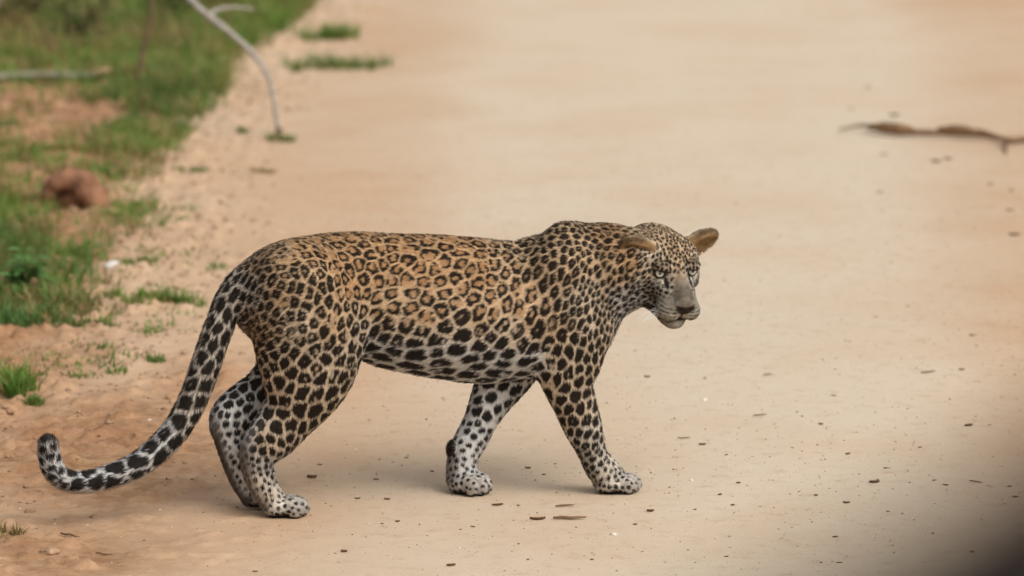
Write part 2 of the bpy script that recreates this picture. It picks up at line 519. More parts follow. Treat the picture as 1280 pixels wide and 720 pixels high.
def hell(c, r, k, sub=False, region='head', rot=None):
    M = HL if rot is None else HL @ rot
    prims.append(Ell(hp(*c), np.array(r) * H_S, k, M, region, sub))
def ry(a):
    return np.array([[math.cos(a), 0, math.sin(a)], [0, 1, 0], [-math.sin(a), 0, math.cos(a)]])
def rz(a):
    return np.array([[math.cos(a), -math.sin(a), 0], [math.sin(a), math.cos(a), 0], [0, 0, 1]])
hell((-0.030, 0, -0.008), (0.098, 0.082, 0.063), 0.02)                     # brain case
hell((0.018, 0, 0.022), (0.062, 0.080, 0.040), 0.02, rot=ry(R(20)))        # forehead
for s in (-1, 1):
    hell((0.020, s * 0.054, -0.024), (0.060, 0.034, 0.048), 0.02)          # cheek bone
    hell((-0.018, s * 0.052, -0.050), (0.060, 0.038, 0.050), 0.02)         # jaw muscle
    hell((0.072, s * 0.042, 0.0285), (0.022, 0.021, 0.011), 0.010)          # brow
prims.append(Cone(hp(0.060, 0, 0.018), hp(0.145, 0, -0.030), 0.027, 0.020, 0.014, 'head'))   # nose bridge
hell((0.150, 0, -0.036), (0.015, 0.024, 0.013), 0.008)                     # nose pad
for s in (-1, 1):
    prims.append(Cone(hp(0.066, s * 0.022, -0.024), hp(0.130, s * 0.017, -0.050), 0.034, 0.029, 0.014, 'head'))
    hell((0.128, s * 0.028, -0.064), (0.036, 0.029, 0.026), 0.008)         # whisker pads
    prims.append(Cone(hp(0.020, s * 0.044, -0.072), hp(0.106, s * 0.016, -0.094), 0.028, 0.021, 0.012, 'head'))   # lower jaw
hell((0.118, 0, -0.100), (0.031, 0.030, 0.022), 0.010)                     # chin
for s in (-1, 1):                                                          # eye openings: almond, inner corner lower
    hell((0.096, s * 0.0470, 0.0125), (0.022, 0.0180, 0.0088), 0.004, sub=True, rot=rz(s * R(30)) @ np.array([[1, 0, 0], [0, math.cos(s * R(14)), -math.sin(s * R(14))], [0, math.sin(s * R(14)), math.cos(s * R(14))]]))
hell((0.168, 0, -0.064), (0.014, 0.0022, 0.020), 0.004, sub=True)          # cleft of the lip
for s in (-1, 1):
    hell((0.163, s * 0.0135, -0.041), (0.007, 0.005, 0.004), 0.003, sub=True)   # nostrils
    hell((0.126, s * 0.032, -0.0835), (0.044, 0.022, 0.0030), 0.004, sub=True, rot=rz(s * R(-18)))   # mouth line
# ears
def ear(s, x, y, z, A, N, ln, wd):
    base = hp(x, s * y, z)
    A = HL @ np.array([A[0], s * A[1], A[2]]); A = A / np.linalg.norm(A)
    N = HL @ np.array([N[0], s * N[1], N[2]]); N = N - A * (N @ A); N = N / np.linalg.norm(N)
    W = np.cross(N, A)
    prims.append(EarShell(base + A * 0.026, A, W, N, ln, wd, 0.009))
    return base, A, W, N, ln, wd
EARS = [ear(-1, 0.014, 0.061, 0.035, (-0.12, 0.88, 0.34), (0.90, 0.18, -0.42), 0.048, 0.038),
        ear(1, -0.002, 0.075, 0.027, (-0.05, 0.84, 0.48), (0.90, 0.25, -0.15), 0.050, 0.040)]

# ---- evaluate on a grid, extract the surface, refine it on the distance field
def sdf(P, want_region=False):
    f = np.full(len(P), 0.3, np.float32)
    reg = np.zeros(len(P), np.int32); bd = np.full(len(P), 9.0, np.float32)
    for i, p in enumerate(prims):
        m = p.k + 0.03
        ok = np.nonzero(((P > p.lo - m) & (P < p.hi + m)).all(1))[0]
        if not len(ok): continue
        d = p.d(P[ok]).astype(np.float32)
        if p.sub: f[ok] = smax(f[ok], -d, p.k)
        else:
            f[ok] = smin(f[ok], d, p.k)
            if want_region:
                w = d < bd[ok]; bd[ok[w]] = d[w]; reg[ok[w]] = i
    return (f, reg) if want_region else f

def grid_sdf(lo, hi, h):
    n = np.ceil((hi - lo) / h).astype(int) + 1
    F = np.full(n, 0.3, np.float32)
    ax = [lo[i] + h * np.arange(n[i]) for i in range(3)]
    for p in prims:
        m = p.k + 0.012
        a = np.maximum(np.floor((p.lo - m - lo) / h).astype(int), 0); b = np.minimum(np.ceil((p.hi + m - lo) / h).astype(int) + 1, n)
        if (b <= a).any(): continue
        G = np.stack(np.meshgrid(ax[0][a[0]:b[0]], ax[1][a[1]:b[1]], ax[2][a[2]:b[2]], indexing='ij'), -1).reshape(-1, 3).astype(np.float32)
        d = p.d(G).astype(np.float32).reshape(b - a)
        sl = (slice(a[0], b[0]), slice(a[1], b[1]), slice(a[2], b[2]))
        F[sl] = smax(F[sl], -d, p.k) if p.sub else smin(F[sl], d, p.k)
    return F

def surface_nets(F, lo, h):
    ins = F < 0
    c = np.zeros(np.array(F.shape) - 1, np.int8)
    offs = [(a, b, d) for a in (0, 1) for b in (0, 1) for d in (0, 1)]
    def corner(A, o): return A[o[0]:A.shape[0] - 1 + o[0], o[1]:A.shape[1] - 1 + o[1], o[2]:A.shape[2] - 1 + o[2]]
    for o in offs: c += corner(ins, o)
    act = (c > 0) & (c < 8)
    I = np.argwhere(act)
    vals = np.stack([F[I[:, 0] + o[0], I[:, 1] + o[1], I[:, 2] + o[2]] for o in offs], 1)
    pos = np.zeros((len(I), 3)); cnt = np.zeros(len(I))
    for i, a in enumerate(offs):
        for j, b in enumerate(offs):
            if j > i and sum(abs(x - y) for x, y in zip(a, b)) == 1:
                v0, v1 = vals[:, i], vals[:, j]; x = (v0 < 0) != (v1 < 0)
                t = np.where(x, v0 / np.where(x, v0 - v1, 1), 0)
                pos[x] += (np.array(a) + t[x, None] * (np.array(b) - np.array(a))); cnt[x] += 1
    V = lo + h * (I + pos / cnt[:, None])
    idx = np.full(act.shape, -1, np.int64); idx[act] = np.arange(len(I))
    quads = []
    for ax in range(3):
        u, v = (ax + 1) % 3, (ax + 2) % 3
        s0 = [slice(None)] * 3; s1 = [slice(None)] * 3
        s0[ax] = slice(0, -1); s1[ax] = slice(1, None)
        A, B = ins[tuple(s0)], ins[tuple(s1)]
        E = np.argwhere(A != B)
        E = E[(E[:, u] > 0) & (E[:, v] > 0) & (E[:, u] < idx.shape[u]) & (E[:, v] < idx.shape[v])]
        fl = A[tuple(E.T)]
        def cell(du, dv):
            Q = E.copy(); Q[:, u] -= du; Q[:, v] -= dv; return idx[tuple(Q.T)]
        q = np.stack([cell(1, 1), cell(0, 1), cell(0, 0), cell(1, 0)], 1)
        q[~fl] = q[~fl][:, ::-1]
        quads.append(q)
    return V, np.concatenate(quads)

H_GRID = 0.0050
lo = np.min([p.lo for p in prims if not p.sub], 0) - 0.02; hi = np.max([p.hi for p in prims if not p.sub], 0) + 0.02
V0, Q0 = surface_nets(grid_sdf(lo, hi, H_GRID), lo, H_GRID)
def subdivide(V, Q):
    """split every quad in four"""
    n = len(V)
    E = np.stack([Q, np.roll(Q, -1, 1)], 2).reshape(-1, 2); E = np.sort(E, 1)
    key = E[:, 0] * n + E[:, 1]
    uk, inv = np.unique(key, return_inverse=True); inv = inv.reshape(-1, 4)
    Em = (V[uk // n] + V[uk % n]) / 2
    Fm = V[Q].mean(1)
    em = n + inv; fm = n + len(uk) + np.arange(len(Q))
    pm = np.roll(em, 1, 1)
    q = np.concatenate([np.stack([Q[:, i], em[:, i], fm, pm[:, i]], 1) for i in range(4)])
    return np.concatenate([V, Em, Fm]), q
def vnormals(V, Q):
    fn = np.cross(V[Q[:, 2]] - V[Q[:, 0]], V[Q[:, 3]] - V[Q[:, 1]])
    N = np.stack([np.bincount(Q.ravel(), np.repeat(fn[:, j], 4), minlength=len(V)) for j in range(3)], 1)
    return N / (np.linalg.norm(N, axis=1)[:, None] + 1e-12)
def settle(V, Q, n):
    for it in range(n):
        N = vnormals(V, Q); e = 0.0012
        f0 = sdf(V); f1 = sdf(V + N * e)
        sl = np.maximum((f1 - f0) / e, 0.35)
        V = V - N * np.clip(f0 / sl, -0.003, 0.003)[:, None] * 0.9
    return V
V0 = settle(V0, Q0, 1)
V, FQ = subdivide(V0, Q0)
V = settle(V, FQ, 1)
nv = len(V)
_, REG = sdf(V, True)
regname = np.array([p.region for p in prims])[REG]
# light relief: skin over muscle
NRM = vnormals(V, FQ)
bodyish = np.isin(regname, ['torso', 'hind_near', 'hind_far', 'fore_near', 'fore_far', 'neck'])
V = V + NRM * (bodyish * 0.0034 * fbm(V, 11, 5, 2))[:, None]
# ---- coat pattern ---------------------------------------------------------------
# control points: photo px, spot spacing px, elongation, its angle, solid 0..1, spot size, base colour (sRGB)
OC = (207, 169, 127); OC2 = (216, 186, 149); TAN = (225, 204, 176); CREAM = (230, 219, 202); WHITE = (234, 231, 226); GREY = (190, 183, 174); PAWC = (196, 187, 176)
CT = [
 (330, 325, 13, 1.6, -35, .75, 1.0, OC2), (350, 320, 15, 1.4, -30, .45, 1.0, OC2), (345, 365, 15, 1.2, 60, .5, 1.0, OC2), (390, 310, 17, 1.4, -20, .3, 1.0, OC), (390, 350, 17, 1.5, 80, .35, 1.0, OC2),
 (360, 400, 16, 1.2, 80, .6, 1.0, TAN), (410, 400, 17, 1.4, 75, .6, 1.0, OC2), (330, 410, 14, 1.1, 80, .8, 1.0, OC2), (345, 440, 18, 1.2, 70, .85, 1.05, TAN),
 (390, 450, 20, 1.2, 60, .85, 1.0, TAN), (430, 455, 18, 1.4, 60, .9, 1.0, TAN), (385, 490, 22, 1.15, 45, .97, 1.02, TAN), (415, 480, 20, 1.4, 55, 1, .95, TAN),
 (350, 520, 20, 1.2, 80, 1, .95, TAN), (335, 550, 15, 1.2, 120, 1, .85, TAN), (320, 575, 10, 1.1, 60, 1, .72, GREY), (327, 600, 9.5, 1.3, 110, 1, .62, CREAM), (340, 622, 9, 1, 0, 1, .55, CREAM), (372, 632, 8, 1.2, 30, 1, .55, PAWC),
 (440, 305, 17, 1.6, -8, .35, 1.0, OC), (440, 345, 19, 1.4, 80, .3, 1.0, OC), (480, 330, 20, 1.2, 40, .1, 1.0, OC), (480, 380, 21, 1.2, 70, .3, 1.0, OC2), (460, 420, 19, 1.2, 60, .8, 1.0, TAN),
 (520, 310, 18, 1.7, -8, .15, 1.0, OC), (540, 340, 24, 1.15, 20, .0, 1.0, OC), (530, 385, 26, 1.1, 20, .1, 1.0, OC2), (500, 425, 22, 1.25, 20, .8, .98, TAN), (540, 425, 22, 1.25, 15, .85, .98, TAN),
 (590, 310, 18, 1.8, -8, .2, 1.0, OC), (600, 340, 23, 1.4, 75, .05, 1.0, OC), (600, 385, 23, 1.2, 60, .35, .98, OC2), (600, 425, 21, 1.2, 20, .9, .95, TAN), (640, 330, 20, 1.5, 75, .15, 1.0, OC2), (645, 370, 22, 1.7, 75, .35, .95, OC2),
 (640, 420, 21, 1.3, 60, .85, .92, TAN), (665, 400, 20, 1.9, 75, .7, .9, OC2), (665, 350, 17, 1.9, 72, .7, .9, OC2), (665, 310, 14, 1.6, 60, .9, .9, OC2),
 (470, 448, 24, 1.5, 0, 1, .80, WHITE), (510, 452, 26, 1.5, 0, 1, .74, CREAM), (520, 466, 27, 1.7, 0, 1, .80, WHITE), (570, 447, 24, 1.5, 0, 1, .74, CREAM), (570, 470, 28, 1.8, 0, 1, .80, WHITE), (625, 450, 22, 1.5, 0, 1, .74, CREAM), (630, 470, 27, 1.7, 0, 1, .80, WHITE), (665, 465, 22, 1.6, 15, 1, .9, WHITE),
 (690, 300, 12.5, 1.2, 60, .95, .95, OC2), (720, 290, 11.5, 1.2, 0, .95, .95, OC2), (700, 340, 13, 1.8, 75, .9, .9, OC2), (735, 320, 9.5, 1.6, 70, 1, .88, OC2), (715, 380, 12, 1.6, 78, .9, .9, TAN), (690, 400, 16, 1.7, 70, .7, .95, OC2),
 (735, 360, 8.5, 1.5, 75, 1, .85, TAN), (755, 390, 9, 1.5, 80, 1, .85, TAN), (740, 420, 12, 1.6, 78, 1, .9, TAN), (765, 345, 9.5, 1.5, 80, 1, .85, OC2), (765, 300, 12, 1.3, 20, .8, .95, OC), (780, 320, 15, 1.4, 60, .4, .9, OC), (785, 360, 12, 1.3, 100, .9, .85, OC2), (775, 385, 11, 1.3, 60, 1, .85, CREAM),
 (700, 445, 16, 1.7, 80, 1, .92, TAN), (725, 455, 14, 1.6, 78, 1, .92, TAN), (695, 475, 17, 1.7, 75, 1, .95, TAN), (722, 485, 17, 1.5, 75, 1, .92, TAN), (715, 515, 17, 1.4, 70, 1, .92, TAN), (735, 545, 14, 1.3, 60, 1, .85, CREAM), (745, 572, 10.5, 1.3, 50, 1, .78, CREAM), (765, 592, 9, 1.2, 60, 1, .62, CREAM), (790, 600, 8.5, 1.1, 0, 1, .5, PAWC),
 (625, 485, 19, 1.3, 20, 1, .80, WHITE), (605, 510, 17, 1.2, 30, 1, .75, WHITE), (597, 540, 13, 1.2, 10, 1, .65, WHITE), (588, 570, 10, 1.2, 0, 1, .6, WHITE), (582, 600, 9.5, 1.1, 0, 1, .5, PAWC),
 (300, 500, 15, 1.3, 20, 1, .80, WHITE), (285, 530, 12.5, 1.2, 60, 1, .72, WHITE), (292, 570, 10, 1.1, 60, 1, .6, GREY), (310, 620, 9, 1, 60, 1, .5, GREY), (318, 470, 20, 1.2, 60, 1, .9, TAN),
 (300, 360, 13, 1.9, 52, .95, .95, CREAM), (278, 395, 14, 1.8, 65, .95, .98, CREAM), (262, 440, 16, 1.7, 70, .95, 1.02, CREAM), (240, 500, 18, 1.6, 60, 1, 1.05, CREAM), (205, 555, 20, 1.6, 42, 1, 1.08, WHITE), (150, 592, 22, 1.3, 15, 1, 1.1, WHITE), (100, 602, 20, 1.1, 0, 1, 1.1, WHITE), (65, 585, 14, 1.1, 0, 1, .75, WHITE), (60, 560, 14, 1, 0, 1, .8, GREY),
 (830, 290, 6.2, 1.5, 60, 1, .82, OC2), (810, 320, 6.5, 1.4, 60, 1, .78, TAN), (845, 315, 5.6, 1.5, 80, 1, .84, OC2), (805, 350, 6.5, 1.4, 20, 1, .85, TAN), (850, 380, 7, 1, 0, 1, .3, GREY), (825, 375, 6.5, 2.0, -20, 1, .72, CREAM), (875, 350, 5.5, 1.4, 60, 1, .8, CREAM),
]
def ctl_plane(x, y):
    """which side of the midline a mark of the photo lies on"""
    if x > 795 or (x > 785 and y < 400 and y > 280): return -0.13
    if 575 <= x <= 630 and y > 480: return 0.04
    if y > 465 and x < 322 and x > 265: return 0.03
    if x < 305 or (x < 310 and y < 375): return -0.03
    return -0.10
CX = np.array([loc(c[0], c[1], ctl_plane(c[0], c[1]))[[0, 2]] for c in CT])
CT = [c[:5] + ((max(c[5], 0.72),) if (c[0] < 425 and c[1] > 330) else (c[5],)) + c[6:] for c in CT]
CVAL = np.array([[c[2] * PX * (0.76 if (c[0] > 685 and c[0] < 800 and c[1] < 445) else (0.76 if c[1] < 445 and 325 < c[0] < 700 else 0.80)), c[3], math.cos(2 * R(c[4])), math.sin(2 * R(c[4])), c[5], c[6], *s2l(*c[7])] for c in CT])
def controls(P):
    out = np.empty((len(P), CVAL.shape[1]))
    for a in range(0, len(P), 40000):
        q = P[a:a + 40000][:, [0, 2]]
        d2 = ((q[:, None, :] - CX[None]) ** 2).sum(2) + 6e-5
        w = d2 ** -2.0; w /= w.sum(1)[:, None]
        out[a:a + 40000] = w @ CVAL
    return out
rng = np.random.default_rng(7)
K = controls(V)
is_head = np.isin(regname, ['head', 'ear'])
# head-frame coordinates of every vertex
HV = (V - H_O) @ HL / H_S
headish = sstep(-0.125, -0.06, HV[:, 0]) * (np.abs(HV[:, 1]) < 0.16) * sstep(0.16, 0.14, np.abs(HV[:, 2]))
headish = headish * is_head

cand = rng.permutation(nv)[:90000]
Pc, Kc = V[cand], K[cand]
alive = np.ones(len(cand), bool); seeds = []
for i in range(len(cand)):
    if not alive[i]: continue
    seeds.append(i)
    s, e = Kc[i, 0], Kc[i, 1]; a = 0.5 * math.atan2(Kc[i, 3], Kc[i, 2]); L = np.array([math.cos(a), 0, math.sin(a)])
    D = Pc - Pc[i]; dl = D @ L
    d2 = (D * D).sum(1) - dl * dl * (1 - 1 / (e * e))
    alive &= d2 > (0.84 * s) ** 2
seeds = np.array(seeds)
# relax the seeds once towards the middle of their cells so that spots sit in an even mosaic
SP, SK = Pc[seeds].copy(), Kc[seeds]
def nearest(P, n):
    kd = kdtree.KDTree(len(SP))
    for i, p in enumerate(SP): kd.insert(p, i)
    kd.balance()
    out = np.zeros((len(P), n), np.int64)
    for i, p in enumerate(P.tolist()):
        r = kd.find_n(p, n)
        out[i] = [t[1] for t in r]
    return out
def cell_dist(P, idx):
    S = SP[idx]; k = SK[idx]
    a = 0.5 * np.arctan2(k[..., 3], k[..., 2])
    D = P[:, None, :] - S
    dl = D[..., 0] * np.cos(a) + D[..., 2] * np.sin(a)
    d2 = (D * D).sum(2) - dl * dl * (1 - 1 / k[..., 1] ** 2)
    return np.sqrt(np.maximum(d2, 0)) / k[..., 0]
for it in range(2):
    sub = cand[:60000]; ix = nearest(V[sub], 4); dd = cell_dist(V[sub], ix)
    own = ix[np.arange(len(sub)), dd.argmin(1)]
    cnt = np.bincount(own, minlength=len(SP))
    cen = np.stack([np.bincount(own, V[sub][:, j], minlength=len(SP)) for j in range(3)], 1) / np.maximum(cnt, 1)[:, None]
    SP = np.where(cnt[:, None] > 3, SP * 0.45 + cen * 0.55, SP)
ix = nearest(V, 6)
sp = K[:, 0]
W = np.stack([fbm(V / sp[:, None] , 1.6, 60 + j, 2) for j in range(3)], 1) if False else np.stack([vnoise(V, 70, 60 + j) * 0.0028 + vnoise(V, 150, 70 + j) * 0.0016 for j in range(3)], 1)
W = W * np.clip(sp / 0.034, 0.25, 1.0)[:, None]
dd = cell_dist(V + W, ix)
order = np.argsort(dd, 1)
r_ = np.arange(nv)
F1 = dd[r_, order[:, 0]]; F2 = dd[r_, order[:, 1]]
sid = ix[r_, order[:, 0]]
srand = rng.random(len(SP)); sr = srand[sid]; srand2 = rng.random(len(SP)); sr2 = srand2[sid]
SKv = SK[sid]
solid = np.clip(SKv[:, 4] + (sr - 0.5) * 0.35, 0, 1); size = SKv[:, 5] * (0.90 + 0.18 * sr2); s_m = SKv[:, 0]
aw = 0.0009 / s_m                                        # soft edge about 1 mm wide
gap = (0.152 + 0.045 * vnoise(V, 60, 90)) * np.where(regname == 'tail', 0.75, 1.0)
rad = 0.63 * size * (1 + 0.16 * vnoise(V, 55, 91))
outer = sstep(-aw, aw, F2 - F1 - gap) * sstep(aw, -aw, F1 - rad)
# rosette: lighter brown centre, ring broken by gaps
open_r = (1 - solid)
rin = 0.20 * np.clip(open_r * 1.6, 0, 1) * (1 + 0.35 * vnoise(V, 80, 92))
inner = sstep(aw, -aw, F1 - rin) * (open_r > 0.12)
brk = vnoise(V + 5, 62, 93) + 0.5 * vnoise(V + 9, 120, 94)
brk_m = sstep(0.40, 0.52, brk) * sstep(0.25, 0.5, open_r)
dark = outer * (1 - inner) * (1 - brk_m)
notch = sstep(0.60, 0.68, vnoise(V + 3, 75, 95)) * 0.8 * (s_m > 0.024) * (solid < 0.97)
dark *= 1 - notch
base = K[:, 6:9].copy()
lum = 1 + 0.10 * fbm(V, 18, 97, 3) + 0.05 * vnoise(V, 220, 98)
base *= lum[:, None]
heart = np.array(s2l(176, 132, 88))
base = base + (outer * inner * 0.75)[:, None] * (heart - base) * np.clip(open_r * 1.5, 0, 1)[:, None]
base = base + (outer * (1 - inner) * brk_m * 0.5)[:, None] * (heart - base)
# white underside: bellies, inner legs, under the tail
down = np.clip(-NRM[:, 2], 0, 1)
zz = V[:, 2]
torso_like = np.isin(regname, ['torso', 'neck'])
under = torso_like * sstep(0.10, 0.55, down) * sstep(0.62, 0.50, zz) * 0.95
base = base + under[:, None] * (np.array(s2l(*WHITE)) - base)
inside = (np.isin(regname, ['hind_near', 'fore_near']) * sstep(0.2, 0.8, NRM[:, 1]) + np.isin(regname, ['hind_far', 'fore_far']) * sstep(-0.1, 0.6, -NRM[:, 1])) * sstep(0.5, 0.34, zz)
base = base + np.clip(inside, 0, 1)[:, None] * 0.8 * (np.array(s2l(*WHITE)) - base)
tl = (regname == 'tail') * sstep(0.2, 0.9, down)
base = base + tl[:, None] * 0.9 * (np.array(s2l(*WHITE)) - base)
dark *= 1 - 0.85 * (regname == 'tail') * sstep(0.62, 0.92, down) * (V[:, 0] < -0.5)
# tail tip: two dark rings and a dark top
tipz = (V - np.array(TS[-1][:3]))
tipd = np.linalg.norm(tipz, axis=1)
dark = np.where((regname == 'tail') & (tipd < 0.020), np.maximum(dark, 0.92), dark)
# paw soles and dark backs of the hind feet
soles = np.isin(regname, ['paw_hind_near', 'paw_fore_near', 'paw_fore_far', 'paw_hind_far']) * sstep(0.35, 0.75, down)
dcol = np.array(s2l(52, 44, 40))
base = base + soles[:, None] * (dcol - base)
back = sstep(0.35, 0.8, -NRM[:, 0]) * sstep(0.27, 0.18, zz)
hindback = back * np.isin(regname, ['hind_far', 'paw_hind_far', 'hind_near']) * np.where(regname == 'hind_near', 0.55, 0.9)
base = base + hindback[:, None] * (np.array(s2l(84, 74, 66)) - base)
foreback = back * np.isin(regname, ['fore_far', 'fore_near']) * sstep(0.15, 0.10, zz) * 0.5
base = base + foreback[:, None] * (np.array(s2l(96, 84, 74)) - base)
dark *= 1 - 0.8 * hindback
base = np.where((regname == 'carpal_pad')[:, None], np.array(s2l(70, 60, 54)), base)
dark = dark * (1 - (regname == 'scrotum')) 
base = np.where((regname == 'scrotum')[:, None], np.array(s2l(176, 128, 92)), base)

# ---- face
hx, hy, hz = HV.T
hs_ = np.where(is_head, 1.0, 0.0)
def blend(m, c, amt=1.0):
    global base
    m = np.clip(m, 0, 1) * hs_ * amt
    base = base + m[:, None] * (np.array(s2l(*c)) - base)
def blob(x, y, z, rx, ry_, rz_, soft=0.35):
    q = np.sqrt(((hx - x) / rx) ** 2 + ((np.abs(hy) - y) / ry_) ** 2 + ((hz - z) / rz_) ** 2)
    return sstep(1 + soft, 1 - soft, q)
face = hs_ * sstep(-0.06, 0.0, hx)
blend(face * sstep(0.045, 0.07, hx) * sstep(0.0, -0.02, hz), (160, 151, 134), 0.85)          # pale muzzle and cheeks
bw = 0.013 + 0.015 * sstep(0.09, 0.14, hx) + 0.005 * vnoise(HV, 70, 77)
bridge = sstep(bw + 0.008, bw - 0.008, np.abs(hy)) * sstep(0.088, 0.118, hx + 0.008 * vnoise(HV, 110, 78)) * sstep(-0.062, -0.046, hz)
blend(bridge * sstep(0.14, 0.10, hx), (128, 104, 74), 0.85)
blend(bridge * sstep(0.10, 0.135, hx), (106, 95, 81), 0.92)
base *= (1 + hs_ * np.clip(bridge, 0, 1) * 0.22 * fbm(HV, 160, 79, 2))[:, None]                                                          # plain brown-grey nose bridge
dark *= 1 - hs_ * np.clip(bridge, 0, 1)
blend(blob(0.085, 0.028, 0.020, 0.024, 0.006, 0.016), (232, 226, 212), 0.95)                   # pale streak beside the inner eye
blend(blob(0.084, 0.048, -0.010, 0.024, 0.018, 0.009), (216, 208, 192), 0.6)                 # pale under the eye
blend(blob(0.066, 0.054, 0.034, 0.018, 0.014, 0.007), (214, 204, 182), 0.7)
blend(blob(0.078, 0.046, 0.034, 0.022, 0.022, 0.010), (150, 124, 92), 0.7)
eyeline = blob(0.086, 0.0470, 0.0150, 0.030, 0.0205, 0.0165, 0.15)
tear = blob(0.098, 0.033, -0.004, 0.022, 0.0055, 0.016, 0.25)
outerline = blob(0.068, 0.064, 0.018, 0.022, 0.010, 0.0045, 0.3)
browmark = blob(0.070, 0.026, 0.044, 0.018, 0.0042, 0.012, 0.3)
nose = sstep(0.143, 0.150, hx) * sstep(0.0, 0.004, 0.027 - np.abs(hy) - np.clip(-0.044 - hz, 0, 1) * 1.1) * sstep(-0.062, -0.058, hz) * sstep(-0.029, -0.034, hz)
lip = sstep(0.0095, 0.0045, np.abs(hz + 0.083 + 0.10 * np.clip(0.13 - hx, 0, 0.06))) * sstep(0.045, 0.070, hx) * 0.92
cleft = sstep(0.0038, 0.0018, np.abs(hy)) * sstep(0.135, 0.140, hx) * sstep(-0.056, -0.060, hz) * sstep(-0.088, -0.082, hz)
wh = sstep(0.30, 0.58, np.sin((hz - 0.16 * hx) * 2 * math.pi / 0.0090)) * blob(0.126, 0.036, -0.062, 0.052, 0.030, 0.024, 0.15) * sstep(-0.5, -0.2, vnoise(HV, 120, 33)) * 0.85
noplain = np.clip(blob(0.138, 0.02, -0.055, 0.046, 0.044, 0.032, 0.2) + blob(0.122, 0.0, -0.100, 0.035, 0.03, 0.022, 0.2), 0, 1)
dark *= 1 - hs_ * noplain * 0.9
chinmark = 0.75 * sstep(-0.098, -0.092, hz) * sstep(-0.080, -0.085, hz) * sstep(0.07, 0.09, hx) * sstep(0.5, -0.2, vnoise(HV, 60, 35)) + blob(0.112, 0.022, -0.094, 0.026, 0.011, 0.011, 0.4) * 0.85
facelines = np.clip(np.max([eyeline, tear, outerline, browmark, lip, cleft, wh, chinmark], 0), 0, 1) * hs_
dark = np.maximum(dark * (1 - hs_ * np.clip(blob(0.086, 0.044, 0.0, 0.03, 0.024, 0.02), 0, 1) * 0.3), facelines)
blend(nose, (50, 39, 35), 0.97)
dark *= 1 - hs_ * nose * 0.6
blend(blob(0.132, 0.006, -0.104, 0.02, 0.014, 0.012), (172, 166, 156), 0.8)                   # white chin
# ears: pale inside, dark rim and a dark base behind
for b0, A, Wv, N, eln, ewd in EARS:
    q = (V - b0)
    ea, ew, en = q @ A - 0.026, q @ Wv, q @ N
    m = (regname == 'ear') & (np.linalg.norm(q, axis=1) < 0.09)
    infront = (NRM @ N) > 0.0
    rr_ = (ew * (1 + np.clip((ea + eln) / (2 * eln), 0, 1) * 0.35) / ewd) ** 2 + (ea / eln) ** 2
    inner_c = np.array(s2l(178, 144, 102)) * (0.70 + 0.45 * (0.5 + 0.5 * vnoise(V, 70, 12)))[:, None]
    base = np.where((m & infront)[:, None], inner_c, base)
    rim = sstep(0.80, 0.98, rr_) * sstep(-0.02, 0.01, ea) * m
    base = base + rim[:, None] * 0.8 * (np.array(s2l(88, 68, 50)) - base)
    backm = m & ~infront & (rr_ < 0.8)
    base = np.where((backm & (ea < 0.02))[:, None], np.array(s2l(52, 42, 34)), base)
    dark = np.where(m, dark * 0.12, dark)
SPOT = np.array(s2l(28, 20, 16))
coat = base + (np.clip(dark, 0, 1) * 0.97)[:, None] * (SPOT - base)
coat = np.clip(coat, 0.005, 0.9)

# ---- objects
leo = empty('leopard', LEO_O, LEO_YAW)
tag(leo, 'spotted leopard walking across the sandy road, head lowered and turned aside', 'leopard')

def coat_material(name, hair):
    m, n, l, b = node_mat(name)
    at = n.new('ShaderNodeAttribute'); at.attribute_name = 'coat'
    if hair:
        at2 = n.new('ShaderNodeAttribute'); at2.attribute_name = 'shade_normal'
        vt = n.new('ShaderNodeVectorTransform'); vt.vector_type = 'NORMAL'; vt.convert_from = 'OBJECT'; vt.convert_to = 'WORLD'
        l.new(at2.outputs['Vector'], vt.inputs[0])
        nm = n.new('ShaderNodeVectorMath'); nm.operation = 'NORMALIZE'; l.new(vt.outputs[0], nm.inputs[0])
        l.new(nm.outputs[0], b.inputs['Normal'])
    else:
        tc = n.new('ShaderNodeTexCoord')
        nz = n.new('ShaderNodeTexNoise'); nz.inputs['Scale'].default_value = 240; nz.inputs['Detail'].default_value = 3
        l.new(tc.outputs['Object'], nz.inputs['Vector'])
        bp = n.new('ShaderNodeBump'); bp.inputs['Strength'].default_value = 0.35; bp.inputs['Distance'].default_value = 0.002
        l.new(nz.outputs[0], bp.inputs['Height']); l.new(bp.outputs[0], b.inputs['Normal'])
    l.new(at.outputs['Color'], b.inputs['Base Color'])
    b.inputs['Roughness'].default_value = 0.62
    b.inputs['Specular IOR Level'].default_value = 0.10
    return m
body_mat = coat_material('leopard_coat', False)
me2 = np_mesh('body', V, FQ, body_mat, leo)
body = me2; me2 = body.data
ca = me2.attributes.new('coat', 'FLOAT_COLOR', 'POINT')
ca.data.foreach_set('color', np.concatenate([coat, np.ones((nv, 1))], 1).astype(np.float32).ravel())

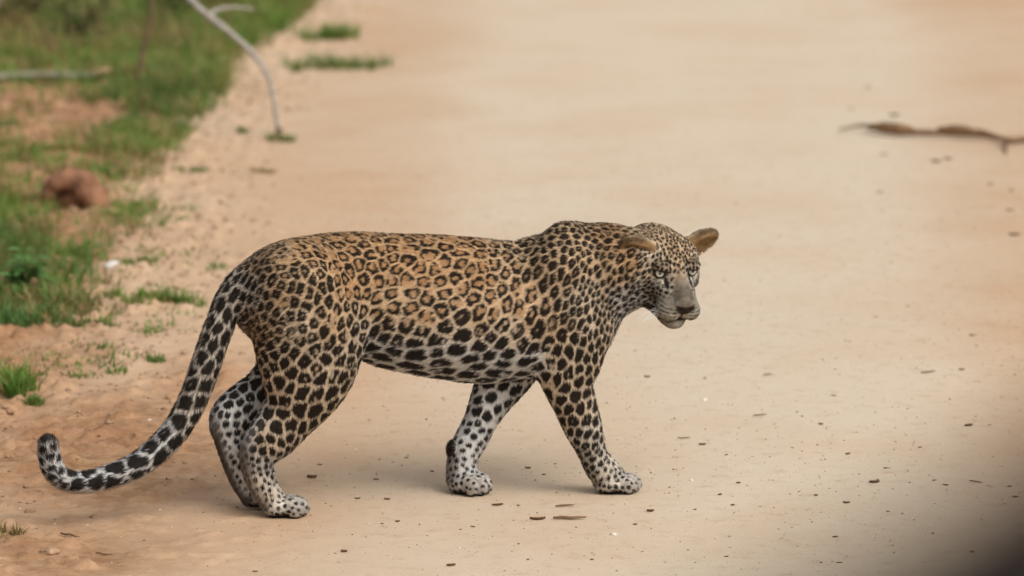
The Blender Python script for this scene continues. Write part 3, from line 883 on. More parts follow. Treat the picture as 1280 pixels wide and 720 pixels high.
# eyes: pale grey-green iris, round pupil
def eye_material():
    m, n, l, b = node_mat('leopard_eye')
    tc = n.new('ShaderNodeTexCoord')
    sx = n.new('ShaderNodeSeparateXYZ'); l.new(tc.outputs['Object'], sx.inputs[0])
    def mth(op, a, b_=0.0):
        t = n.new('ShaderNodeMath'); t.operation = op
        l.new(a, t.inputs[0])
        if hasattr(b_, 'links'): l.new(b_, t.inputs[1])
        else: t.inputs[1].default_value = b_
        return t.outputs[0]
    rr = mth('SQRT', mth('ADD', mth('POWER', sx.outputs[1], 2.0), mth('POWER', sx.outputs[2], 2.0)))
    rp = n.new('ShaderNodeValToRGB'); cr = rp.color_ramp
    l.new(mth('MULTIPLY', rr, 1 / 0.0185), rp.inputs[0])
    cr.elements[0].position = 0.0; cr.elements[0].color = (0.004, 0.004, 0.004, 1)
    cr.elements[1].position = 1.0; cr.elements[1].color = (0.02, 0.015, 0.012, 1)
    for p, c in ((0.13, (0.005, 0.005, 0.005)), (0.17, s2l(150, 154, 138)), (0.36, s2l(196, 198, 184)), (0.50, s2l(160, 160, 144)), (0.58, (0.02, 0.016, 0.012))):
        e = cr.elements.new(p); e.color = (*c, 1)
    l.new(rp.outputs[0], b.inputs['Base Color'])
    b.inputs['Roughness'].default_value = 0.08
    return m
eye_mat = eye_material()
def uv_sphere(r, nu=20, nv_=14):
    vs_, fs = [], []
    for i in range(nv_ + 1):
        th = math.pi * i / nv_
        for j in range(nu):
            ph = 2 * math.pi * j / nu
            vs_.append((r * math.cos(th), r * math.sin(th) * math.cos(ph), r * math.sin(th) * math.sin(ph)))
    for i in range(nv_):
        for j in range(nu):
            fs.append((i * nu + j, i * nu + (j + 1) % nu, (i + 1) * nu + (j + 1) % nu, (i + 1) * nu + j))
    return vs_, fs
for s in (-1, 1):
    v_, f_ = uv_sphere(0.0185)
    e = mesh_obj('eye', v_, f_, eye_mat, leo)
    # gaze towards the camera
    c = hp(0.0700, s * 0.0440, 0.0115)
    g = to_local(CAM) - c; g = g / np.linalg.norm(g)
    fwd_h = HL @ np.array([1.0, s * 0.30, 0.05]); g = g * 0.55 + fwd_h / np.linalg.norm(fwd_h) * 0.45; g /= np.linalg.norm(g)
    q = Vector(g.tolist()).to_track_quat('X', 'Z')
    e.location = c.tolist(); e.rotation_mode = 'QUATERNION'; e.rotation_quaternion = q

# ---- fur: short hairs that carry the colour of the skin they grow from
NH = 380000
fq = FQ
A_ = np.linalg.norm(np.cross(V[fq[:, 2]] - V[fq[:, 0]], V[fq[:, 3]] - V[fq[:, 1]]), axis=1)
dens = A_ * (1 + 1.2 * is_head[fq[:, 0]])
fi = rng.choice(len(fq), NH, p=dens / dens.sum())
u, v = rng.random(NH), rng.random(NH)
w4 = np.stack([(1 - u) * (1 - v), u * (1 - v), u * v, (1 - u) * v], 1)
root = np.einsum('ij,ijk->ik', w4, V[fq[fi]])
hn = np.einsum('ij,ijk->ik', w4, NRM[fq[fi]].astype(float)); hn /= np.linalg.norm(hn, axis=1)[:, None]
vi = fq[fi, w4.argmax(1)]
hc = np.einsum('ij,ijk->ik', w4, coat[fq[fi]])
rn = regname[vi]
flow = np.tile(np.array([-1.0, 0, -0.45]), (NH, 1))
lower = np.isin(rn, ['hind_near', 'hind_far', 'fore_near', 'fore_far']) & (root[:, 2] < 0.42)
flow[lower] = (-0.15, 0, -1.0)
pw = np.char.startswith(rn.astype(str), 'paw'); flow[pw] = (1.0, -0.1, -0.5)
hm = np.isin(rn, ['head', 'ear']); flow[hm] = HL @ np.array([-1.0, 0, -0.15])
em = rn == 'ear'
tm = rn == 'tail'
tp = TS[:, :3]; td = np.gradient(tp, axis=0)
ti = ((root[tm][:, None, :] - tp[None]) ** 2).sum(2).argmin(1); flow[tm] = td[ti]
flow = flow / np.linalg.norm(flow, axis=1)[:, None]
flow = flow - hn * (flow * hn).sum(1)[:, None]; flow /= np.linalg.norm(flow, axis=1)[:, None] + 1e-9
hl = np.full(NH, 0.0105)
hl[np.isin(rn, ['torso']) & (hn[:, 2] < -0.3)] = 0.013
hl[lower] = 0.0085; hl[pw] = 0.006; hl[hm] = 0.0055; hl[em] = 0.008; hl[tm] = 0.014
hx_r = ((root - H_O) @ HL / H_S)
hl[hm & (hx_r[:, 0] > 0.09)] = 0.0035
jaw = hm & (hx_r[:, 0] < 0.07) & (hx_r[:, 2] < -0.03); hl[jaw] = 0.011
hl[rn == 'scrotum'] = 0.004
eyez = hm & (np.minimum(np.linalg.norm(hx_r - (0.090, 0.0470, 0.0125), axis=1), np.linalg.norm(hx_r - (0.090, -0.0470, 0.0125), axis=1)) < 0.023); hl[eyez] = 0.0012
nosez = hm & (hx_r[:, 0] > 0.152) & (np.abs(hx_r[:, 1]) < 0.024); hl[nosez] = 0.001
hl *= rng.uniform(0.7, 1.25, NH)
hl = np.where(root[:, 2] < 0.012, np.minimum(hl, 0.003), hl)
lift = rng.uniform(0.18, 0.58, NH)
jit = rng.normal(0, 0.16, (NH, 3))
d1 = flow * (1 - lift)[:, None] + hn * (lift + 0.25)[:, None] + jit; d1 /= np.linalg.norm(d1, axis=1)[:, None]
d2_ = flow + hn * (lift * 0.35)[:, None] + jit; d2_ /= np.linalg.norm(d2_, axis=1)[:, None]
p0 = root - hn * 0.0006
p1 = root + d1 * (hl * 0.42)[:, None]
p2 = p1 + d2_ * (hl * 0.58)[:, None]
pts = np.stack([p0, p1, p2], 1)
hc = np.clip(hc * rng.uniform(0.82, 1.18, NH)[:, None], 0.004, 0.95)
cv = bpy.data.hair_curves.new('fur')
cv.add_curves([3] * NH)
cv.attributes['position'].data.foreach_set('vector', pts.astype(np.float32).ravel())
ra = cv.attributes.get('radius') or cv.attributes.new('radius', 'FLOAT', 'POINT')
ra.data.foreach_set('value', np.tile(np.array([0.00055, 0.00045, 0.00012], np.float32), NH))
ha = cv.attributes.new('coat', 'FLOAT_COLOR', 'CURVE')
ha.data.foreach_set('color', np.concatenate([hc, np.ones((NH, 1))], 1).astype(np.float32).ravel())
na = cv.attributes.new('shade_normal', 'FLOAT_VECTOR', 'CURVE')
sn = hn + rng.normal(0, 0.18, hn.shape) + flow * 0.15; sn /= np.linalg.norm(sn, axis=1)[:, None]
na.data.foreach_set('vector', sn.astype(np.float32).ravel())
cv.materials.append(coat_material('leopard_fur', True))
fur = bpy.data.objects.new('fur', cv); col.objects.link(fur); fur.parent = leo

# whiskers: white, stiff, drooping from the pads
def tube(path, radii, sides=5):
    path = np.asarray(path, float); vs_, fs = [], []
    for i, p in enumerate(path):
        t = path[min(i + 1, len(path) - 1)] - path[max(i - 1, 0)]; t = t / (np.linalg.norm(t) + 1e-12)
        a = np.cross(t, [0, 0, 1.0]); a = a if np.linalg.norm(a) > 1e-3 else np.cross(t, [0, 1.0, 0]); a /= np.linalg.norm(a); b = np.cross(t, a)
        for j in range(sides):
            an = 2 * math.pi * j / sides
            vs_.append(p + radii[i] * (math.cos(an) * a + math.sin(an) * b))
    for i in range(len(path) - 1):
        for j in range(sides):
            fs.append((i * sides + j, i * sides + (j + 1) % sides, (i + 1) * sides + (j + 1) % sides, (i + 1) * sides + j))
    fs.append(tuple(range(sides))[::-1]); fs.append(tuple((len(path) - 1) * sides + j for j in range(sides)))
    return vs_, fs
wm = noisy_mat('whisker_white', s2l(225, 222, 215), s2l(240, 238, 232), 50, 0.5, 0)
wr = random.Random(4)
for s in (-1, 1):
    for i in range(8):
        z = -0.052 - 0.007 * (i % 4); x = 0.138 - 0.012 * (i // 4)
        a = hp(x, s * 0.042, z); dr = HL @ np.array([-0.25 + wr.uniform(-.2, .2), s * 1.0, -0.35 + wr.uniform(-.25, .2)])
        L = wr.uniform(0.06, 0.09)
        pth = [a + dr * L * t - np.array([0, 0, 0.02]) * t * t for t in (0, .35, .7, 1)]
        v_, f_ = tube(pth, [0.00045, 0.0004, 0.0003, 0.0001], 3)
        mesh_obj('whisker', v_, f_, wm, leo)
# ------------------------------------------------------------------ plants on the verge
prng = np.random.default_rng(21)
def leaf_mat(name, c1, c2, scale=9.0):
    return noisy_mat(name, c1, c2, scale, 0.6, 0, translucent=0.35, spec=0.3, detail=3)
grass_green = leaf_mat('grass_green', s2l(80, 110, 46), s2l(118, 138, 66))
grass_fresh = leaf_mat('grass_fresh', s2l(86, 122, 48), s2l(130, 152, 70))
grass_dry = leaf_mat('grass_dry', s2l(132, 116, 72), s2l(168, 146, 96))
herb_green = leaf_mat('herb_leaf', s2l(80, 120, 58), s2l(116, 150, 86), 14)

def blades(n, cx, cy, rad, hgt, rng_, wide=0.003, lean=0.55, clumpy=True):
    """n curved grass blades, each two quads and a tip; returns verts, tris as arrays"""
    a = rng_.uniform(0, 2 * math.pi, n); r = rad * np.sqrt(rng_.random(n))
    bx, by = cx + r * np.cos(a), cy + r * np.sin(a)
    bz = ground_h(bx, by) - 0.004
    h = hgt * rng_.uniform(0.45, 1.15, n)
    la = a + rng_.normal(0, 0.9, n); ln = h * rng_.uniform(0.1, lean * 1.6, n)
    dx, dy = np.cos(la), np.sin(la)
    wx, wy = -np.sin(la + rng_.normal(0, .5, n)), np.cos(la + rng_.normal(0, .5, n))
    w = wide * rng_.uniform(0.6, 1.3, n)
    P = []
    for t, ww in ((0.0, 1.0), (0.45, 0.85), (0.8, 0.5)):
        for sg in (-1, 1):
            P.append(np.stack([bx + dx * ln * t * t + sg * wx * w * ww, by + dy * ln * t * t + sg * wy * w * ww, bz + h * t * (1 - 0.25 * t * (ln / h))], 1))
    P.append(np.stack([bx + dx * ln, by + dy * ln, bz + h * (1 - 0.25 * ln / h)], 1))
    Vb = np.stack(P, 1).reshape(-1, 3)
    o = (np.arange(n) * 7)[:, None]
    T = np.concatenate([o + np.array(t)[None] for t in ((0, 1, 3), (0, 3, 2), (2, 3, 5), (2, 5, 4), (4, 5, 6))])
    return Vb, T
class Acc:
    def __init__(self): self.V, self.T, self.n = [], [], 0
    def add(self, V_, T_): self.V.append(V_); self.T.append(T_ + self.n); self.n += len(V_)
    def build(self, name, mat, parent=None): return np_mesh(name, np.concatenate(self.V), np.concatenate(self.T), mat, parent)

# grass cover: a field of tufts left of the verge line, thinning towards the road
acc = [Acc(), Acc(), Acc()]
N_T = 9500
ty = prng.uniform(-2.5, 17.0, N_T); tx = verge_x(ty) - 0.02 - np.where(prng.random(N_T) < 0.6, prng.exponential(0.75, N_T), prng.uniform(0, 5.0, N_T))
Pt = np.stack([tx, ty, np.zeros(N_T)], 1)
cover = 0.5 + 0.9 * fbm(Pt, 1.3, 301, 3) + 0.25 * sstep(3.0, 6.5, ty) - 0.62 * sstep(1.4, 0.2, ty) - 0.15 * sstep(0.25, 0.0, verge_x(ty) - tx)
keep = (prng.random(N_T) < cover * 1.3)
# bare soil patches of the photo (px, radius in px)
for (px, py, rp) in ((75, 150, 60), (40, 170, 50), (130, 380, 26), (140, 150, 30), (100, 300, 40), (95, 265, 42), (150, 440, 60), (60, 125, 40), (150, 345, 34), (175, 300, 34), (120, 200, 30), (30, 215, 24), (215, 190, 22), (10, 130, 40), (28, 362, 26), (152, 362, 56), (160, 330, 34), (95, 290, 40)):
    c = ground_at(px, py); q = np.hypot((tx - c[0]), (ty - c[1]) * 0.35)
    keep &= ~((q < rp / 340.0) & (prng.random(N_T) < 0.9))
kx, ky = tx[keep], ty[keep]
kk = np.where(prng.random(len(kx)) < 0.24, 2, np.where(vnoise(np.stack([kx, ky, kx * 0], 1), 0.8, 7) > 0.1, 1, 0))
kP = np.stack([kx, ky, kx * 0], 1)
kk = np.where(prng.random(len(kx)) < 0.08 + 0.34 * sstep(0.0, 0.5, fbm(kP, 0.9, 331, 3)) + 0.12 * sstep(7, 11, ky), 2, kk)
ktall = (0.050 + 0.030 * prng.random(len(kx)) + 0.05 * sstep(6.0, 10.0, ky)) * (1.0 + 0.75 * fbm(kP, 2.1, 341, 2)); krad = 0.05 + 0.05 * prng.random(len(kx)); kn = prng.integers(12, 30, len(kx))
# thin scattered sprouts on the bare strip next to the road
_sp = np.array([ground_at(x_, y_)[:2] for x_, y_ in zip(prng.normal(165, 60, 150), prng.uniform(255, 480, 150))])
_sp = _sp[_sp[:, 0] < verge_x(_sp[:, 1]) + 0.28]
kx = np.concatenate([kx, _sp[:, 0]]); ky = np.concatenate([ky, _sp[:, 1]]); kk = np.concatenate([kk, prng.integers(0, 3, len(_sp))])
ktall = np.concatenate([ktall, prng.uniform(0.012, 0.032, len(_sp))]); krad = np.concatenate([krad, prng.uniform(0.03, 0.10, len(_sp))]); kn = np.concatenate([kn, prng.integers(8, 26, len(_sp))])
for k in range(3):
    rep = np.repeat(np.nonzero(kk == k)[0], kn[kk == k])
    acc[k].add(*blades(len(rep), kx[rep], ky[rep], krad[rep], ktall[rep], prng, 0.0030, 0.85))
for a_, nm, mt, lb in zip(acc, ('grass', 'grass', 'grass'), (grass_green, grass_fresh, grass_dry), ('short green grass covering the roadside verge', 'bright fresh grass growing in patches on the verge', 'straw coloured dry grass mixed into the verge')):
    tag(a_.build(nm, mt), lb, 'grass', kind='stuff')

def tuft(px, py, rad, hgt, n, label, mat, lean=0.6, name='grass_tuft', spread=(1.0, 1.0)):
    c = ground_at(px, py)
    e = empty(name, (c[0], c[1], gz(c[0], c[1])))
    tag(e, label, 'grass tuft')
    A = Acc()
    m = max(3, int(n / 40))
    for i in range(m):
        ox, oy = prng.normal(0, rad * 0.5 * spread[0]), prng.normal(0, rad * 0.5 * spread[1])
        A.add(*blades(40, c[0] + ox, c[1] + oy, rad * 0.35, hgt, prng, 0.0028, lean))
    o = A.build('blades', mat, e); o['kind'] = 'stuff'; o.location = (-c[0], -c[1], -gz(c[0], c[1]))
    D = Acc(); D.add(*blades(int(n * 0.12), c[0], c[1], rad * 0.7, hgt * 0.8, prng, 0.0026, lean))
    o = D.build('dry_blades', grass_dry, e); o['kind'] = 'stuff'; o.location = (-c[0], -c[1], -gz(c[0], c[1]))
tuft(425, 50, 0.13, 0.085, 420, 'low green grass tuft alone on the sand beyond the grey branch', grass_fresh, spread=(1.2, .8))
tuft(400, 86, 0.20, 0.07, 420, 'wide flat grass tuft on the sand just beside the grey branch', grass_green, spread=(1.3, .7))
tuft(348, 176, 0.04, 0.045, 110, 'yellow-green little tuft at the lower tip of the grey branch', grass_fresh)
tuft(336, 212, 0.09, 0.022, 90, 'sparse yellowish grass tuft on bare sand below the grey branch', grass_dry)
tuft(305, 165, 0.03, 0.03, 60, 'tiny grass tuft on bare sand left of the branch tip', grass_green)
tuft(235, 214, 0.07, 0.03, 120, 'thin dark tuft at the very edge of the sand', grass_green)
tuft(190, 382, 0.10, 0.050, 330, 'green grass tuft in front of the white stone', grass_fresh, spread=(1.4, .8))
tuft(175, 335, 0.08, 0.035, 200, 'short olive tuft directly right of the white stone', grass_green, spread=(1.2, .7))
tuft(62, 408, 0.12, 0.065, 420, 'dark green weedy tuft on loose soil in front of the leafy plant', herb_green, spread=(1.4, .6))
tuft(120, 412, 0.08, 0.035, 180, 'small flattened green tuft on loose soil in front of the white stone', grass_green, spread=(1.5, .6))
tuft(5, 490, 0.07, 0.090, 220, 'upright bright grass tuft on bare soil at the foot of the verge', grass_fresh)
tuft(40, 505, 0.06, 0.030, 130, 'low green tuft on bare soil beside the upright bright tuft', grass_green)
tuft(110, 470, 0.10, 0.022, 130, 'sparse flat green sprouts on open brown soil', grass_green, spread=(1.5, .6))
tuft(205, 455, 0.06, 0.022, 70, 'few short sprouts on brown soil behind the hanging tail', grass_green)
tuft(12, 672, 0.05, 0.030, 80, 'faint dry tuft on brown soil under the curled tail tip', grass_dry)

# leafy broad-leaved plant on the verge
def leaf_shape(L, Wd):
    """a folded, pointed oval leaf along +x: 5 sections x 3 points"""
    vs_, fs = [], []
    for i, (t, w) in enumerate(((0, .08), (.22, .72), (.5, 1.0), (.78, .62), (1.0, .03))):
        drop = -0.28 * L * t * t
        for k in (-1, 0, 1): vs_.append((L * t, k * Wd / 2 * w, drop + (0.10 * Wd * w if k else 0)))
    for i in range(4):
        for k in range(2):
            a = i * 3 + k; fs.append((a, a + 3, a + 4, a + 1))
    return np.array(vs_), fs
def leafy_plant(px, py, label, nst, hgt, leafL, seed, name='leafy_plant', cat='plant', mat=herb_green, nleaf=7):
    r = random.Random(seed)
    c = ground_at(px, py); e = empty(name, (c[0], c[1], gz(c[0], c[1]) - 0.005)); tag(e, label, cat)
    lv, lf = leaf_shape(leafL, leafL * 0.55)
    lme = bpy.data.meshes.new('leaf'); lme.from_pydata(lv.tolist(), [], lf); lme.polygons.foreach_set('use_smooth', [True] * len(lme.polygons)); lme.materials.append(mat)
    for s in range(nst):
        az = r.uniform(0, 6.28); ln = r.uniform(0.15, 0.75); H = hgt * r.uniform(0.6, 1.1)
        pth = [np.array([math.cos(az) * ln * H * t ** 1.5, math.sin(az) * ln * H * t ** 1.5, H * t]) for t in np.linspace(0, 1, 5)]
        v_, f_ = tube(pth, [0.004, 0.0035, 0.003, 0.0025, 0.0015], 4)
        mesh_obj('stem', v_, f_, grass_green, e)
        for i in range(nleaf):
            t = 0.25 + 0.75 * i / (nleaf - 1); q = np.array([math.cos(az) * ln * H * t ** 1.5, math.sin(az) * ln * H * t ** 1.5, H * t])
            lo_ = bpy.data.objects.new('leaf', lme); col.objects.link(lo_); lo_.parent = e
            lo_.location = q.tolist(); lo_.rotation_euler = (r.uniform(-.4, .4), r.uniform(-0.5, 0.35), az + i * 2.4 + r.uniform(-.5, .5))
            sc_ = r.uniform(0.6, 1.15); lo_.scale = (sc_, sc_, sc_)
    return e
leafy_plant(24, 374, 'dark green broad-leaved plant growing on the verge near the white stone', 12, 0.150, 0.066, 3)
leafy_plant(72, 374, 'small broad-leaved seedling beside the larger dark green plant', 3, 0.06, 0.040, 5, nleaf=5)

# low scrub along the far verge
scrub_mat = leaf_mat('scrub_leaf', s2l(62, 84, 38), s2l(104, 116, 62), 11)
bark_grey = noisy_mat('bleached_bark', s2l(138, 130, 122), s2l(172, 165, 156), 40, 0.8, 0.35)
bark_brown = noisy_mat('brown_bark', s2l(92, 74, 52), s2l(128, 106, 78), 40, 0.85, 0.4)
def shrub(px, py, label, Wd, Ht, seed, nstem=11, nl=520, mat=scrub_mat, leafL=0.035):
    r = np.random.default_rng(seed)
    c = ground_at(px, py); z0 = gz(c[0], c[1]); e = empty('shrub', (c[0], c[1], z0 - 0.01)); tag(e, label, 'shrub', 'scrub along the far verge')
    tips = []
    for i in range(nstem):
        az = r.uniform(0, 6.28); sp_ = r.uniform(0.2, 1.0) * Wd / 2; H = Ht * r.uniform(0.55, 1.0)
        pth = []
        for t in np.linspace(0, 1, 6):
            pth.append(np.array([math.cos(az) * sp_ * t ** 1.3, math.sin(az) * sp_ * t ** 1.3, H * t ** 0.85]) + r.normal(0, 0.012, 3) * t)
        v_, f_ = tube(pth, np.linspace(0.007, 0.002, 6), 5); mesh_obj('stem', v_, f_, bark_brown, e)
        tips += pth[1:]
    tips = np.array(tips)
    lv, lf = leaf_shape(leafL, leafL * 0.5); LV, LT = [], []
    tri = np.array([t for q in lf for t in ((q[0], q[1], q[2]), (q[0], q[2], q[3]))])
    for i in range(nl):
        p = tips[r.integers(len(tips))] + r.normal(0, 0.045, 3); p[2] = abs(p[2]) + 0.01
        M = np.array(Matrix.Rotation(r.uniform(0, 6.28), 3, 'Z') @ Matrix.Rotation(r.uniform(-.9, .7), 3, 'Y') @ Matrix.Rotation(r.uniform(-.6, .6), 3, 'X'))
        LT.append(tri + len(LV) * len(lv)); LV.append((lv * r.uniform(0.6, 1.2)) @ M.T + p)
    o = np_mesh('foliage', np.concatenate(LV), np.concatenate(LT), mat, e); o['kind'] = 'stuff'
    return e
shrub(95, 62, 'low olive shrub standing behind the fallen pale pole', 0.55, 0.26, 11)
shrub(20, 40, 'dense grey-green shrub beyond the fallen pale pole, at the thick end', 0.6, 0.30, 12)
shrub(330, 12, 'bright green low shrub behind the fork of the grey branch', 0.45, 0.14, 13, mat=grass_fresh)
shrub(205, 30, 'small round shrub between the brown sapling and the grey branch', 0.4, 0.18, 14)
shrub(150, -10, 'tall loose shrub far back behind the brown sapling', 0.6, 0.36, 15)

# arched dead branch: tip on the sand, rising over the verge, far end down in the grass
tip = ground_at(348, 169); yb = tip[1]
def bp_(px, py, dy=0.0): return depth_at(px, py, yb + dy)
main = [bp_(348, 170), bp_(346, 150), bp_(341, 118), bp_(333, 92), bp_(318, 69), bp_(300, 52), bp_(279, 34), bp_(259, 19), bp_(243, 4), bp_(228, -14, .05), bp_(205, -40, .12), bp_(170, -66, .2), bp_(120, -80, .3), bp_(60, -66, .4), bp_(5, -20, .5)]
end = main[-1].copy(); end[0] -= 0.25; end[1] += 0.1; end[2] = gz(end[0], end[1]) - 0.01; main.append(end)
main = resample(np.array(main), 3)
rad_ = (1 + 0.22 * vnoise(main * 1.0, 28, 4) + 0.15 * vnoise(main, 11, 5)) * np.interp(np.linspace(0, 1, len(main)), [0, .08, .35, .5, .8, 1], [0.008, 0.008, 0.011, 0.014, 0.018, 0.022])
main += prng.normal(0, 0.0025, main.shape) * np.linspace(0, 1, len(main))[:, None]
br = empty('dead_branch', tip); tag(br, 'bare pale grey dead branch arching over the verge onto the sand', 'branch')
v_, f_ = tube(main - tip, rad_, 8); mesh_obj('limb', v_, f_, bark_grey, br)
f0 = bp_(258, 19); side = resample(np.array([f0, bp_(268, 14, .02), bp_(280, 10, .05), bp_(296, 9, .1), bp_(318, 12, .16)]), 3)
v_, f_ = tube(side - tip, np.linspace(0.010, 0.004, len(side)), 6); mesh_obj('twig', v_, f_, bark_grey, br)
stub = np.array([bp_(349, 160) + (0, -.004, 0), bp_(350, 166) + (0, -.004, 0), ground_at(350, 172)])
v_, f_ = tube(stub - tip, [0.013, 0.014, 0.010], 7); mesh_obj('broken_tip', v_, f_, bark_brown, br)

# brown sapling stem
sb = ground_at(172, 112); sy = sb[1]
st = resample(np.array([sb - (0, 0, .01), depth_at(175, 84, sy), depth_at(181, 55, sy), depth_at(189, 25, sy), depth_at(190, -5, sy), depth_at(193, -60, sy), depth_at(188, -120, sy)]), 3)
sp_e = empty('sapling', sb); tag(sp_e, 'thin brown sapling stem rising from the grass beside the grey branch', 'sapling')
v_, f_ = tube(st - sb, np.linspace(0.016, 0.006, len(st)), 7); mesh_obj('stem', v_, f_, bark_brown, sp_e)
lv, lf = leaf_shape(0.05, 0.028)
lme = bpy.data.meshes.new('leaf'); lme.from_pydata(lv.tolist(), [], lf); lme.materials.append(scrub_mat)
rr = random.Random(8)
for i in range(26):
    lo_ = bpy.data.objects.new('leaf', lme); col.objects.link(lo_); lo_.parent = sp_e
    p = st[-1 - i % 6] - sb; lo_.location = p.tolist(); lo_.rotation_euler = (rr.uniform(-.4, .4), rr.uniform(-.7, .4), rr.uniform(0, 6.28))

# pale pole lying in the grass
pa, pb = ground_at(-40, 110), ground_at(138, 104)
pole = resample(np.array([pa + (0, 0, .035), (pa * .6 + pb * .4) + (0, 0.01, .045), (pa * .3 + pb * .7) + (0, -.01, .04), pb + (0, 0, .03)]), 4)
v_, f_ = tube(pole - pa, np.linspace(0.019, 0.014, len(pole)), 8)
pole_mat = noisy_mat('mossy_wood', s2l(108, 106, 86), s2l(146, 140, 118), 25, 0.85, 0.4)
po = empty('fallen_pole', pa); tag(po, 'pale weathered pole lying flat in the grass', 'pole'); mesh_obj('wood', v_, f_, pole_mat, po)
v_, f_ = tube([pb + (-.09, -.012, .035) - pa, pb + (-.05, -.03, .055) - pa, pb + (.0, -.035, .06) - pa], [0.013, 0.014, 0.010], 6); mesh_obj('broken_end', v_, f_, noisy_mat('split_wood', s2l(168, 134, 98), s2l(190, 160, 122), 30), po)
# ------------------------------------------------------------------ stones, twigs and litter
def stone_mesh(rx, ry_, rz_, seed, rough=0.22, n=2):
    import bmesh
    bm = bmesh.new(); bmesh.ops.create_icosphere(bm, subdivisions=n, radius=1.0)
    P = np.array([v.co[:] for v in bm.verts]); d = 1 + rough * fbm(P + seed * 3.7, 1.1, seed, 3)
    P = P * d[:, None] * np.array([rx, ry_, rz_])
    for v, p in zip(bm.verts, P): v.co = p.tolist()
    me = bpy.data.meshes.new('stone'); bm.to_mesh(me); bm.free()
    me.polygons.foreach_set('use_smooth', [True] * len(me.polygons))
    return me
red_rock = noisy_mat('red_earth', s2l(112, 78, 58), s2l(158, 114, 86), 18, 0.95, 0.6)
white_rock = noisy_mat('white_quartz', s2l(200, 192, 180), s2l(226, 220, 210), 25, 0.7, 0.2)
soil_rock = noisy_mat('soil_clod', s2l(150, 117, 88), s2l(180, 149, 118), 30, 0.95, 0.6)
dark_litter = noisy_mat('dead_leaf', s2l(98, 72, 52), s2l(144, 110, 80), 60, 0.85, 0.3)
pale_litter = noisy_mat('bleached_chip', s2l(196, 180, 154), s2l(222, 210, 190), 60, 0.85, 0.3)
twig_mat = noisy_mat('dry_twig', s2l(98, 74, 54), s2l(136, 106, 78), 60, 0.85, 0.3)

def stone(name, px, py, r, mat, label, cat, seed, sink=0.3, group=None, rough=0.22, n=2, rotz=0.0):
    c = ground_at(px, py); me = stone_mesh(*r, seed, rough, n); me.materials.append(mat)
    o = bpy.data.objects.new(name, me); col.objects.link(o)
    o.location = (c[0], c[1], gz(c[0], c[1]) + r[2] * (1 - 2 * sink)); o.rotation_euler = (0, 0, rotz)
    return tag(o, label, cat, group)
# the hollow-fronted red earth lump: two uneven lobes in an arch
c = ground_at(95, 262); e = empty('earth_lump', (c[0], c[1], gz(c[0], c[1]))); tag(e, 'reddish arched lump of earth sitting in the green grass', 'earth lump')
arc = [np.array([(px - 95) / 350, dy, (262 - py) / 345]) for px, py, dy in ((62, 258, .03), (64, 244, .03), (74, 236, .02), (88, 233, .01), (102, 236, 0), (112, 246, -.01), (119, 258, -.02), (124, 270, -.03), (128, 280, -.04))]
arc = resample(np.array(arc), 3)
v_, f_ = tube(arc, np.interp(np.linspace(0, 1, len(arc)), [0, .2, .5, .75, 1], [0.030, 0.034, 0.046, 0.052, 0.03]), 12)
v_ = np.array(v_); nn = 1.6 * fbm(v_, 26, 5, 4, 0.6); v_ = v_ + (v_ - arc[np.repeat(np.arange(len(arc)), 12)]) * (0.35 * nn)[:, None]
mesh_obj('crust', v_, f_, red_rock, e)
me = stone_mesh(0.075, 0.05, 0.045, 9, 0.3); me.materials.append(red_rock); o = bpy.data.objects.new('core', me); col.objects.link(o); o.parent = e; o.location = (0.0, 0.05, 0.012)
stone('stone', 142, 339, (0.031, 0.022, 0.019), white_rock, 'white stone lying on bare soil in the verge', 'stone', 3, rough=0.35)
for i, (px, py, r) in enumerate(((62, 690, .018), (12, 520, .016), (118, 648, .010), (66, 520, .013), (150, 462, .012), (212, 500, .011), (38, 640, .012), (226, 470, .013), (140, 525, .011))):
    stone('soil_clod', px, py, (r * 1.1, r * 0.9, r * 0.6), soil_rock, 'small brown clod of earth on the loose soil under the tail', 'clod', 40 + i, 0.38, 'clods of earth on the loose soil', 0.75, 3, i * 1.7)

